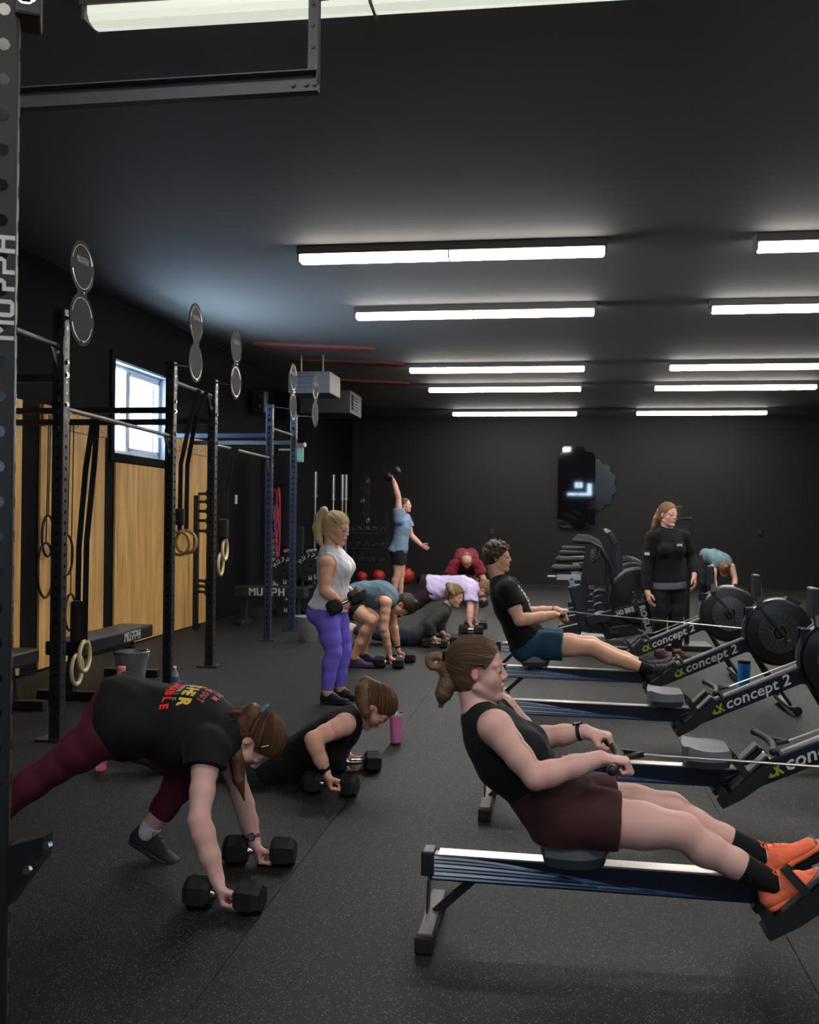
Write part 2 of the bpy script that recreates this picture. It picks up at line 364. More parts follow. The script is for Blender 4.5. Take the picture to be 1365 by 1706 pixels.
# small writing plate on the header board
# ------------------------------------------------------------------ ceiling lights
tube_m = mat('lit_lens', (255, 250, 244), .4, emit=TUBE)
side_m = mat('lit_lens_side', (255, 250, 244), .4, emit=18.0)     # the prismatic sides give less light than the bottom
hood_m = mat('fixture_hood', (92, 88, 86), .5)
def fixture(x0, y, zc, lab, n=2, L=1.30, lens=None):
    W = n*L
    t = thing('ceiling_light', lab, 'light', (x0+W/2, y, zc), group='fluorescent ceiling fixtures')
    b = MB(); b.box((x0+W/2, y, zc-.035), (W+.05, .17, .07))
    b.build('housing', hood_m, t)
    for i in range(n):
        a = x0+i*L+.008; b2 = x0+(i+1)*L-.008
        prof = [(-.075, .005), (-.072, -.03), (-.05, -.055), (0, -.065), (.05, -.055), (.072, -.03), (.075, .005)]
        b = MB().prism(prof, (a, y, zc-.075), (0, 1, 0), (0, 0, 1), b2-a); b.mi = [1, 1]+[1 if q in (0, 1, 4, 5) else 0 for q in range(7)]
        b.build('lens', (lens or tube_m, lens or side_m), t)
    b = MB(); b.box((x0+W/2, y, zc-.10), (.014, .17, .075)); b.build('clip', K['steel'], t)
    for xx in (x0-.012, x0+W+.012): MB().box((xx, y, zc-.10), (.014, .15, .06)).build('end_cap', hood_m, t)
rows = [(8.78, 'nearest full row'), (11.32, 'second row'), (15.5, 'third row'), (17.85, 'fourth row'), (21.95, 'farthest row by the back wall')]
for y, d in rows:
    fixture(-2.24, y, ZC, 'bright tube light in mid ceiling, '+d)
    fixture(1.60, y, ZC, 'bright tube light on the right of the ceiling, '+d)
half_m = mat('dimmed_added_lens', (255, 248, 240), .4, emit=TUBE*.42)  # lens of the added unseen fixtures, dimmed to balance the foreground, no wear
dim_m = mat('old_lens', (226, 230, 214), .4, emit=.6)
fixture(-2.12, 4.43, ZC, 'pale tube light fixture cut by the top edge above the door track', lens=dim_m)
for x, y in ((1.9, 4.43),):  # from here on: unseen fixtures, assumed and added to light ceiling and foreground
    fixture(x, y, ZC, 'added tube light fixture out of view over the nearest rowers', lens=half_m)
fixture(-2.1, 1.95, ZC, 'added unseen tube light fixture nearest the camera overhead on the left', lens=half_m); fixture(1.7, 1.95, ZC, 'added unseen tube light fixture nearest the camera overhead on the right', lens=half_m)
fixture(-2.1, -.6, ZC, 'added unseen tube light fixture behind the camera on the left', lens=half_m); fixture(1.7, -.6, ZC, 'added unseen tube light fixture behind the camera on the right', lens=half_m)
# ------------------------------------------------------------------ overhead door track
tk = thing('door_track', 'grey steel overhead door track hanging from the ceiling by a punched angle strap', 'track', (-.9, 3.75, 3.02))
a = atZ(533, 140, 3.02); a2 = V(-3.6, a[1]+.05, 3.02)
b = MB(); tm = mat('track_steel', (66, 66, 68), .55, .2, vary=.15)
b.bar(a, a2, .004, .075); 
for dz in (-.038, .038): b.bar(a+V(0, -.02, dz), a2+V(0, -.02, dz), .045, .005)
b.build('channel', tm, tk)
b = MB(); p = atZ(524, 130, 3.05)
b.box((p[0], p[1]-.01, (3.02+ZC)/2), (.045, .004, ZC-3.02)); b.box((p[0]+.022, p[1]-.03, (3.02+ZC)/2-.1), (.004, .045, ZC-3.02-.2)); b.build('hanger_strap', tm, tk)
b = MB()
for i in range(9): b.cyl((p[0]-.005, p[1]-.018, 3.08+i*.08), (p[0]-.005, p[1]-.0125, 3.08+i*.08), .008, n=8)
for dx in (-.02, -.05, -.1): b.cyl((a[0]+dx, a[1]-.012, 3.02), (a[0]+dx, a[1]-.004, 3.02), .009, n=8)
b.build('bolt_holes', K['black'], tk)['kind'] = 'stuff'
MB().bar((p[0]+.04, p[1]-.03, 3.32), (p[0]+.02, p[1]-.03, 3.74), .004, .045, up=(1, 0, 0)).build('brace_plate', K['black'], tk)
# ------------------------------------------------------------------ heaters under the ceiling
def heater(x0, x1, y0, y1, z0, z1, lab):
    t = thing('unit_heater', lab, 'heater', ((x0+x1)/2, (y0+y1)/2, z0))
    hm = mat('heater_enamel', (78, 76, 72), .5)
    MB().box(((x0+x1)/2, (y0+y1)/2, (z0+z1)/2), (x1-x0, y1-y0, z1-z0), bev=.015).build('cabinet', hm, t)
    return t
rw = mat('red_brown_board', (118, 60, 46), .7, vary=.2)
hm_ = atY(480, 655, 14.15); hx_ = atY(550, 618, 14.15)
h1 = heater(hm_[0], hx_[0], 14.15, 14.85, hm_[2], hx_[2], 'grey box heater hung on planks above the rig, louvre facing the camera')
b = MB()
lc_ = hm_[0]+.21; lz_ = (hm_[2]+hx_[2])/2
MB().box((lc_, 14.14, lz_), (.36, .02, .26)).build('louvre_recess', K['black'], h1)
for i in range(5): MB().box((lc_, 14.125, lz_-.1+i*.05), (.35, .03, .018)).build('louvre_blade', mat('heater_enamel', (0, 0, 0)), h1)
b.v = []
hm_ = atY(500, 688, 17.0); hy_ = atY(584, 650, 17.0)
h2 = heater(hm_[0], hy_[0], 17.0, 18.0, hm_[2], hy_[2], 'second box heater behind the first with a small side grille')
MB().box((hy_[0]+.005, 17.35, (hm_[2]+hy_[2])/2), (.02, .45, .26)).build('louvre_recess', K['black'], h2)
for i in range(5): MB().box((hy_[0]+.02, 17.35, (hm_[2]+hy_[2])/2-.1+i*.05), (.02, .42, .02)).build('louvre_blade', mat('heater_enamel', (0, 0, 0)), h2)
for i, (x0, x1, y, lab) in enumerate(((-4.1, -2.55, 13.75, 'red brown plank fixed under the ceiling, nearest of three'), (-3.9, -2.35, 15.1, 'red brown plank under the ceiling above the first heater'), (-3.9, -2.6, 17.3, 'red brown plank above the second heater'))):
    tag(MB().bar((x0, y-.25, ZC-.02), (x1, y+.3, ZC-.02), .30, .04).build('ceiling_plank', rw), lab, 'plank', 'planks carrying the heaters')
    b = MB()
for dx_ in (.1, .42):
    for (yy, zt, hh, hx) in ((14.5, hx_[2], h1, atY(480, 655, 14.15)[0]+dx_), (17.5, hy_[2], h2, hm_[0]+dx_)): MB().cyl((hx, yy, zt), (hx, yy, ZC), .012).build('hanger_rod', K['steel'], hh)
# wall speaker, exit sign, switch
s = thing('wall_speaker', 'small black speaker high on the left wall behind the third target disc', 'speaker', (XL+.1, 15.4, 3.1))
MB().box((XL+.14, 15.4, 3.2), (.2, .22, .34), bev=.02).build('cabinet', K['plas'], s)
b = MB(); b.lathe([(.075, 0), (.07, -.01), (.02, .012), (0, .012)], (XL+.14, 15.285, 3.13), (0, -1, 0)); b.lathe([(.035, 0), (.01, .012), (0, .012)], (XL+.14, 15.285, 3.29), (0, -1, 0)); b.build('driver', K['black'], s)
MB().bar((XL, 15.4, 3.2), (XL+.06, 15.4, 3.2), .04, .06).build('bracket', K['plas'], s)
p = atY(505, 757, 17.0); e = thing('exit_sign', 'small white exit sign box with a green figure above the grey door', 'sign', (p[0], 17.0, 2.3))
p = V(XL+.33, 17.0, p[2])
MB().box((p[0], 17.0, p[2]), (.20, .06, .26), bev=.01).build('box', K['white'], e)
MB().box((p[0]+.02, 16.965, p[2]-.03), (.09, .008, .15)).build('green_figure', mat('exit_green', (60, 160, 150), .4, emit=.5), e)
MB().cyl((p[0]+.02, 17.0, p[2]+.15), (p[0]+.14, 16.95, p[2]+.16), .04).build('emergency_lamp', K['white'], e)
MB().bar((XL, 17.0, p[2]+.08), (p[0]-.1, 17.0, p[2]+.08), .03, .03).build('bracket', K['white'], e)
p = atX(394, 832, XL+.01)
tag(MB().box((XL+.006, p[1], p[2]), (.012, .09, .13), bev=.003).build('light_switch', K['white']), 'white light switch plate on the black left wall', 'switch')
# glossy emblem panels on the back wall
gm = mat('black_acrylic', (10, 11, 16), .03, spec=.9, coat=1.0)
ep = thing('wall_emblem', 'glossy black acrylic emblem of a rounded slab and a cog on the back wall', 'sign', (.4, YB-.004, 1.25))
def rr(x0, z0, x1, z1, r, n=6):
    P = []
    for cx, cz, a0 in ((x1-r, z0+r, -90), (x1-r, z1-r, 0), (x0+r, z1-r, 90), (x0+r, z0+r, 180)):
        P += [(cx+r*math.cos(math.radians(a0+90*i/n)), cz+r*math.sin(math.radians(a0+90*i/n))) for i in range(n+1)]
    return P
a = atY(929, 880, YB-.04); c = atY(985, 752, YB-.04); d = atY(992, 742, YB-.04)
MB().prism(rr(a[0], a[2], c[0]+.1, c[2], .16), (0, YB-.02, 0), (1, 0, 0), (0, 0, 1), .03).build('rounded_slab', gm, ep)
MB().prism(rr(a[0]+.1, c[2]-.1, c[0]-.15, c[2]+.12, .06), (0, YB-.008, 0), (1, 0, 0), (0, 0, 1), .012).build('top_tab', gm, ep)
q = atY(988, 812, YB); R = .52; pts = []
for i in range(48):
    an = 2*math.pi*i/48; rad = R*(1.0 if (i//2) % 2 else .9); pts.append((q[0]+.0+rad*math.cos(an), q[2]+.05+rad*1.15*math.sin(an)))
MB().prism(pts, (0, YB-.004, 0), (1, 0, 0), (0, 0, 1), .012).build('cog_panel', mat('black_acrylic_dark', (12, 12, 13), .16, spec=.3), ep)
ep.rotation_euler = (math.radians(1.12), 0, 0)
for pxy, n_ in (((820, 885), 'dark'), ((1267, 887), 'dark')):
    p = atY(*pxy, YB-.02)
    tag(MB().box((p[0], YB-.015, p[2]), (.08, .03, .13), bev=.005).build('wall_outlet', K['black']), 'small black outlet box on the back wall '+('left of the emblem' if pxy[0] < 900 else 'far right'), 'outlet', 'outlet boxes on the back wall')
# ------------------------------------------------------------------ smooth implicit surfaces for bodies, clothes, hair
class Sdf:
    def __init__(s, h, k=.02): s.h = h; s.k = k; s.P = []
    def seg(s, A, B, ra, rb=None, lat=None, k=None, op=1, cut=None, tag=None):
        """elliptical cone; ra/rb = radius or (half width along lat, half depth)"""
        A, B = V(A), V(B); rb = ra if rb is None else rb
        ra = (ra, ra) if np.isscalar(ra) else tuple(ra); rb = (rb, rb) if np.isscalar(rb) else tuple(rb)
        s.P.append(dict(A=A, B=B, ra=ra, rb=rb, lat=lat, k=s.k if k is None else k, op=op, cut=cut or [])); return s
    def ell(s, c, R3, fr, k=None, op=1, cut=None):
        s.P.append(dict(c=V(c), R3=V(R3), fr=np.array(fr, float), k=s.k if k is None else k, op=op, cut=cut or [])); return s
    def ball(s, c, r, k=None, op=1, cut=None): return s.ell(c, (r, r, r), np.eye(3), k, op, cut)
    def mesh(s, post=None):
        h = s.h; lo = []; hi = []
        for p in s.P:
            if 'c' in p: m = max(p['R3']); a = p['c']-m; b = p['c']+m
            else:
                m = max(*p['ra'], *p['rb']); a = np.minimum(p['A'], p['B'])-m; b = np.maximum(p['A'], p['B'])+m
            p['lo'], p['hi'] = a, b
            if p['op'] > 0: lo.append(a); hi.append(b)
        lo = np.min(lo, 0)-3*h-.01; hi = np.max(hi, 0)+3*h+.01
        n = np.ceil((hi-lo)/h).astype(int)+1
        G = np.full(n, .06, np.float32)
        for p in s.P:
            mg = p['k']+2.5*h
            a = np.clip(np.floor((p['lo']-mg-lo)/h).astype(int), 0, n); b = np.clip(np.ceil((p['hi']+mg-lo)/h).astype(int)+1, 0, n)
            if np.any(b <= a): continue
            ax = [(lo[i]+h*np.arange(a[i], b[i])).astype(np.float32) for i in range(3)]
            X, Y, Z = ax[0][:, None, None], ax[1][None, :, None], ax[2][None, None, :]
            if 'c' in p:
                c = p['c']; fr = p['fr']; k0 = 0; k1 = 0
                for i in range(3):
                    q = (X-c[0])*fr[i][0]+(Y-c[1])*fr[i][1]+(Z-c[2])*fr[i][2]
                    k0 = k0+(q/p['R3'][i])**2; k1 = k1+(q/p['R3'][i]**2)**2
                k0 = np.sqrt(k0); d = k0*(k0-1)/np.sqrt(k1+1e-9)
            else:
                A, B = p['A'], p['B']; AB = B-A; L2 = float(AB@AB)+1e-9
                qx, qy, qz = X-A[0], Y-A[1], Z-A[2]
                t = np.clip((qx*AB[0]+qy*AB[1]+qz*AB[2])/L2, 0, 1)
                qx, qy, qz = qx-t*AB[0], qy-t*AB[1], qz-t*AB[2]
                (wa, da), (wb, db) = p['ra'], p['rb']
                if p['lat'] is None and wa == da and wb == db:
                    d = np.sqrt(qx*qx+qy*qy+qz*qz)-(wa+(wb-wa)*t)
                else:
                    ax3 = unit(AB) if L2 > 1e-6 else V(0, 0, 1)
                    l = unit(p['lat']-ax3*(p['lat']@ax3)); m_ = np.cross(ax3, l)
                    W = wa+(wb-wa)*t; D = da+(db-da)*t; E = np.minimum(W, D)
                    u = qx*l[0]+qy*l[1]+qz*l[2]; v = qx*m_[0]+qy*m_[1]+qz*m_[2]; z = qx*ax3[0]+qy*ax3[1]+qz*ax3[2]
                    k0 = np.sqrt((u/W)**2+(v/D)**2+(z/E)**2); k1 = np.sqrt((u/W**2)**2+(v/D**2)**2+(z/E**2)**2+1e-9)
                    d = k0*(k0-1)/k1; d = np.where(k0 < .05, -E*.95, d)
            for (cp, cn) in p['cut']: d = np.maximum(d, (X-cp[0])*cn[0]+(Y-cp[1])*cn[1]+(Z-cp[2])*cn[2])
            sl = tuple(slice(a[i], b[i]) for i in range(3)); g = G[sl]; k = max(p['k'], 1e-5); d = d.astype(np.float32)
            if p['op'] > 0:
                hh = np.clip(.5+.5*(g-d)/k, 0, 1); G[sl] = g+(d-g)*hh-k*hh*(1-hh)
            elif p['op'] < 0:
                d = -d; hh = np.clip(.5-.5*(g-d)/k, 0, 1); G[sl] = g+(d-g)*hh+k*hh*(1-hh)
        if post is not None:
            X = (lo[0]+h*np.arange(n[0]))[:, None, None].astype(np.float32); Y = (lo[1]+h*np.arange(n[1]))[None, :, None].astype(np.float32); Z = (lo[2]+h*np.arange(n[2]))[None, None, :].astype(np.float32)
            G = post(G, X, Y, Z)
        return nets(G, lo, h)
def nets(G, lo, h):
    I = G < 0; sh = np.array(G.shape)
    c = [I[i:sh[0]-1+i, j:sh[1]-1+j, k:sh[2]-1+k] for i in (0, 1) for j in (0, 1) for k in (0, 1)]
    any_ = c[0].copy(); all_ = c[0].copy()
    for q in c[1:]: any_ |= q; all_ &= q
    act = np.argwhere(any_ & ~all_)
    idx = np.full(any_.shape, -1, np.int32); idx[act[:, 0], act[:, 1], act[:, 2]] = np.arange(len(act))
    off = np.array([(i, j, k) for i in (0, 1) for j in (0, 1) for k in (0, 1)])
    val = np.stack([G[act[:, 0]+o[0], act[:, 1]+o[1], act[:, 2]+o[2]] for o in off], 1)
    acc = np.zeros((len(act), 3)); cnt = np.zeros(len(act))
    for a in range(8):
        for b in range(a+1, 8):
            if np.abs(off[a]-off[b]).sum() != 1: continue
            va, vb = val[:, a], val[:, b]; x = (va < 0) != (vb < 0)
            t = np.where(x, va/np.where(x, va-vb, 1), 0)
            acc += np.where(x[:, None], off[a]+t[:, None]*(off[b]-off[a]), 0); cnt += x
    P = lo+h*(act+acc/cnt[:, None]); Q = []
    for ax in range(3):
        o1, o2 = [(1, 2), (2, 0), (0, 1)][ax]
        A = np.moveaxis(I, ax, 0); df = np.moveaxis(A[1:] != A[:-1], 0, ax)
        e = np.argwhere(df); e = e[(e[:, o1] > 0) & (e[:, o2] > 0) & (e[:, o1] < idx.shape[o1]) & (e[:, o2] < idx.shape[o2])]
        def g(d1, d2):
            q = e.copy(); q[:, o1] -= d1; q[:, o2] -= d2; return idx[q[:, 0], q[:, 1], q[:, 2]]
        quad = np.stack([g(0, 0), g(1, 0), g(1, 1), g(0, 1)], 1)
        ins = I[e[:, 0], e[:, 1], e[:, 2]]
        quad[~ins] = quad[~ins][:, ::-1]; Q.append(quad[(quad >= 0).all(1)])
    return P, np.concatenate(Q)
def mk(name, PQ, m, parent, tone=None, smooth=True):
    P, Q = PQ; me = bpy.data.meshes.new(name)
    inv = np.array(wmat(parent).inverted()) if parent is not None else np.eye(4); W = P@inv[:3, :3].T+inv[:3, 3]
    me.vertices.add(len(P)); me.vertices.foreach_set('co', W.astype(np.float32).ravel())
    me.loops.add(Q.size); me.loops.foreach_set('vertex_index', Q.astype(np.int32).ravel())
    me.polygons.add(len(Q)); me.polygons.foreach_set('loop_start', np.arange(0, Q.size, 4, dtype=np.int32))
    me.update(calc_edges=True); me.validate()
    for q in (m if isinstance(m, (list, tuple)) else [m]): me.materials.append(q)
    if smooth: me.shade_smooth()
    at = me.color_attributes.new('tone', 'FLOAT_COLOR', 'POINT')
    T = np.ones((len(P), 4), np.float32)
    if tone is not None: T[:, :3] = tone(P)
    at.data.foreach_set('color', T.ravel())
    o = bpy.data.objects.new(name, me); COL.objects.link(o); o.parent = parent; return o
def skin(nm, rgb): return mat('skin_'+nm, rgb, .52, spec=.35, bump=.06, bscale=260, vary=.05, vscale=14, col=True, sss=.12)
def cloth(nm, rgb, rough=.85, **k): return mat('cloth_'+nm, rgb, rough, spec=.25, bump=.25, bscale=320, sheen=.03, vary=.06, vscale=9, col=True, **k)
def wrinkle(amp, f, seed=0.0):
    def post(G, X, Y, Z):
        m = np.abs(G) < .03
        w = np.sin(f*(X*1.1+.35*Z)+2.1*np.sin(f*.45*Z+seed)+seed)*np.sin(f*.62*(Z-.4*Y)+1.7*np.sin(f*.5*X+seed*2))+.5*np.sin(f*1.9*(Z*.8+X*.5+Y)+3*np.sin(f*.4*Y+1))
        return G+m*amp*w
    return post
# -------- body description
class Body:
    """joint positions are world points; lateral axes run from the figure's right to its left"""
    def __init__(s, J, sc=1.0, fem=True, girth=1.0, h=.007, backk=.02):
        s.J = {k: V(v) for k, v in J.items()}; s.sc = sc; s.fem = fem; s.g = girth; s.h = h
        J = s.J
        s.lp = unit(J['hil']-J['hir']); s.lc = unit(J['shl']-J['shr'])
        up_ = unit(J['neck']-J['pel']); s.up = up_
        s.fc = unit(np.cross(s.lc, unit(J['neck']-J['che']))); s.fp = unit(np.cross(s.lp, unit(J['che']-J['pel'])))   # front = left x up ... sign fixed below
        s.fc = -s.fc; s.fp = -s.fp
        s.fc = -s.fc; s.fp = -s.fp
    def torso(s, inf=0.0):
        J, c, g = s.J, s.sc, s.g; f = s.fem
        pel, che, neck = J['pel'], J['che'], J['neck']; wai = J.get('wai', (pel*.52+che*.48))
        up1 = unit(wai-pel)
        St = [(pel-up1*.07*c, (.130, .100)), (pel+up1*.0, (.168 if f else .155, .122)), (pel+up1*.07*c, (.150 if f else .150, .112)),
              (wai, (.125 if f else .145, .098)), (che-(che-wai)*.35, (.133 if f else .152, .104)), (che, (.142 if f else .165, .112)), (che+(neck-che)*.5, (.135 if f else .160, .095)), (che+(neck-che)*.86, (.085, .065))]
        return [(P, (w*c*g+inf, d*c*g+inf)) for P, (w, d) in St]
    def limb(s, side, which):
        J, c, g = s.J, s.sc, s.g
        if which == 'arm':
            a, b, d = J['sh'+side], J['el'+side], J['wr'+side]; gg = c*(.6+.4*g)*J.get('armg', 1.0) if not isinstance(J.get('armg', 1.0), np.ndarray) else c*(.6+.4*g)*float(J['armg'])
            r = [.052, .047, .044, .038, .041, .036, .027] if s.fem else [.060, .054, .051, .041, .046, .040, .030]
            St = [(a, r[0]), (a+(b-a)*.3, r[1]), (a+(b-a)*.6, r[2]), (b, r[3]), (b+(d-b)*.22, r[4]), (b+(d-b)*.6, r[5]), (d, r[6])]
            tt = [0, .3, .6, 1, 1.22, 1.6, 2]
        else:
            a, b, d = J['hi'+side], J['kn'+side], J['an'+side]; gg = c*(.5+.5*g)
            # bend direction: calf bulges to the back of the knee
            ax = unit(d-b); bk = s.J.get('bk'+side)
            if bk is None:
                v = (a-b); v = v-ax*(v@ax); bk = unit(v) if np.linalg.norm(v) > .05 else -s.fp
            r = [.092, .086, .074, .056, .056, .045, .036] if s.fem else [.090, .084, .074, .058, .058, .047, .038]
            St = [(a, r[0]), (a+(b-a)*.25, r[1]), (a+(b-a)*.62, r[2]), (b, r[3]), (b+(d-b)*.28+bk*.014*c, r[4]), (b+(d-b)*.6+bk*.006*c, r[5]), (d, r[6])]
            tt = [0, .25, .62, 1, 1.28, 1.6, 2]
        return [(P, q*gg) for P, q in St], tt
    def add_limb(s, S_, side, which, t0=0, t1=2, inf=0.0, flare=0.0, k=.018, flatend=True):
        St, tt = s.limb(side, which)
        def at(t):
            for i in range(6):
                if tt[i] <= t <= tt[i+1]+1e-6:
                    u = (t-tt[i])/(tt[i+1]-tt[i]); return St[i][0]+(St[i+1][0]-St[i][0])*u, St[i][1]+(St[i+1][1]-St[i][1])*u
        ts = [t0]+[t for t in tt if t0 < t < t1]+[t1]
        pts = [at(t) for t in ts]
        for i in range(len(pts)-1):
            (A, ra), (B, rb) = pts[i], pts[i+1]; cut = []
            fa = inf+flare*(ts[i]-t0)/(t1-t0); fb = inf+flare*(ts[i+1]-t0)/(t1-t0)
            if t1 < 2 and flatend: cut = [(pts[-1][0], unit(pts[-1][0]-pts[-2][0]))]
            if t0 > 0 and flatend: cut = cut+[(pts[0][0], unit(pts[0][0]-pts[1][0]))]
            S_.seg(A, B, ra+fa, rb+fb, k=k, cut=cut)
    def add_torso(s, S_, inf=0.0, i0=0, i1=7, cut=None, k=.03, bust=True, seat=True, traps=True):
        St = s.torso(inf); c = s.sc
        for i in range(i0, i1):
            lat = s.lp if i < 3 else s.lc
            S_.seg(St[i][0], St[i+1][0], St[i][1], St[i+1][1], lat=lat, k=k, cut=cut)
        J = s.J
        if seat and i0 < 2:
            for sd, q in (('l', 1), ('r', -1)):
                S_.ball(J['pel']+s.lp*q*.075*c-s.fp*.055*c*s.g-unit(J['che']-J['pel'])*.045*c, .088*c*s.g+inf, k=.03, cut=cut)
        if bust and s.fem:
            for q in (1, -1): S_.ball(J['che']+s.lc*q*.068*c+s.fc*.075*c-unit(J['neck']-J['che'])*.01*c, .058*c*s.g+inf, k=.035, cut=cut)
        if traps:
            nb = J['neck']
            for sd in 'lr':
                sh = J['sh'+sd]; S_.seg(nb+(sh-nb)*.12, sh+(nb-sh)*.12, .046*c+inf, .044*c+inf, k=.03, cut=cut)
                # pectoral / shoulder blade sheet
                S_.seg(J['che']+(sh-J['che'])*.25, sh+(J['che']-sh)*.2, .070*c+inf, .045*c+inf, k=.035, cut=cut)
    def body(s, feet=True, hands=None, ears=True):
        S_ = Sdf(s.h, .02); J, c = s.J, s.sc
        s.add_torso(S_); 
        for sd in 'lr':
            S_.ball(J['sh'+sd], (.055 if s.fem else .064)*c*(.6+.4*s.g), k=.03)
            s.add_limb(S_, sd, 'arm'); s.add_limb(S_, sd, 'leg', k=.025)
            kn = J['kn'+sd]; 
            if feet and 'to'+sd in J: 
                fd_ = unit(J['to'+sd]-J['an'+sd]); fn_ = J.get('fn'+sd); fn_ = unit(fn_) if fn_ is not None else V(0, 0, 1)
                fd_ = unit(fd_-fn_*(fd_@fn_)); S_.seg(J['an'+sd], J['an'+sd]+fd_*.10*c-fn_*.052*c, .030*c, .016*c, k=.02)
        hc, hf, hu = J['head'], unit(J['hf']), unit(J['hu']); hu = unit(hu-hf*(hu@hf)); hl = np.cross(hu, hf)
        s.hF = (hc, hf, hu, hl); q = s.hs = float(J['hs']) if 'hs' in J else c
        H = lambda a, b, u_: hc+(hf*a+hl*b+hu*u_)*q
        fr = [hf, hl, hu]
        S_.seg(J['neck'], H(-.030, 0, -.050), (.049 if s.fem else .060)*c, (.046 if s.fem else .057)*q, k=.02)
        S_.ell(H(-.012, 0, .035), V(.098, .076, .086)*q, fr, k=.01)
        S_.ell(H(.038, 0, -.032), V(.056, .055, .078)*q, fr, k=.02)
        for b in (1, -1):
            S_.seg(H(.000, .050*b, -.055), H(.066, .014*b, -.094), .015*q, k=.014)
            S_.ball(H(.053, .033*b, -.026), .024*q, k=.022)
            S_.seg(H(.083, .014*b, .027), H(.070, .045*b, .026), .0085*q, k=.012)
        S_.ball(H(.079, 0, -.093), .0170*q, k=.016)
        for b in (1, -1):
            S_.ball(H(.097, .031*b, .008), .0135*q, k=.010, op=-1)
            S_.ball(H(.0755, .032*b, .007), .0145*q, k=.003)
        S_.seg(H(.087, 0, .020), H(.1045, 0, -.018), .0068*q, .0090*q, k=.010)
        for b in (1, -1): S_.ball(H(.099, .0115*b, -.024), .0075*q, k=.005)
        S_.seg(H(.0925, -.015, -.0505), H(.0925, .015, -.0505), .0062*q, k=.005); S_.ball(H(.0965, 0, -.0495), .0065*q, k=.005)
        S_.seg(H(.0905, -.013, -.0625), H(.0905, .013, -.0625), .0070*q, k=.005)
        S_.seg(H(.101, -.021, -.0562), H(.101, .021, -.0562), .0028*q, k=.002, op=-1)
        for b in (1, -1):
            e = H(-.006, .073*b, -.002); S_.ell(e, V(.015, .0075, .027)*q, [unit(hf+hu*.15), unit(hl*b-hf*.35), unit(hu-hf*.15)], k=.004)
            S_.ell(H(-.002, .082*b, .002), V(.009, .0055, .018)*q, [hf, hl, hu], k=.003, op=-1)
        for hd in (hands or []): hand(S_, *hd, sc=c)
        s.H = H
        zc_ = J.get('zcut')
        s.post = (lambda G, X, Y, Z: np.where(X < zc_[0], np.maximum(G, zc_[2]-Z), G)) if zc_ is not None else None
        def tone(P):
            T = np.ones((len(P), 3), np.float32); d = P-hc; a, b_, u_ = d@hf/q, d@hl/q, d@hu/q
            def blob(a0, b0, u0, ra, rb, ru, colr, ab=True):
                bb = np.abs(b_) if ab else b_
                w_ = np.clip(1.6-1.6*np.sqrt(((a-a0)/ra)**2+((bb-b0)/rb)**2+((u_-u0)/ru)**2), 0, 1)[:, None]; T[:] = T*(1-w_)+T*np.array(colr)*w_
            blob(.098, 0, -.0565, .03, .026, .0135, (.80, .42, .42)); blob(.06, .04, -.025, .04, .026, .03, (1.02, .82, .80)); blob(.11, 0, -.02, .02, .016, .016, (1.0, .85, .82))
            blob(-.004, .08, 0, .03, .02, .035, (1.0, .78, .74)); blob(.085, .033, .0345, .02, .019, .0058, J.get('brow', V(.45, .36, .3)))
            blob(.088, .031, .0105, .02, .017, .0045, (.42, .33, .30))
            for nm in ('kn', 'el'):
                for sd in 'lr':
                    w_ = np.clip(1.3-np.linalg.norm(P-J[nm+sd], axis=1)/(.055*c), 0, 1)[:, None]*.6; T[:] = T*(1-w_)+T*np.array((1.0, .84, .80))*w_
            if hands:
                for hd in hands:
                    w_ = np.clip(1.2-np.linalg.norm(P-(V(hd[0])+unit(hd[1])*.09), axis=1)/(.07*c), 0, 1)[:, None]*.7; T[:] = T*(1-w_)+T*np.array((1.0, .86, .82))*w_
            return T
        return S_.mesh(s.post), tone
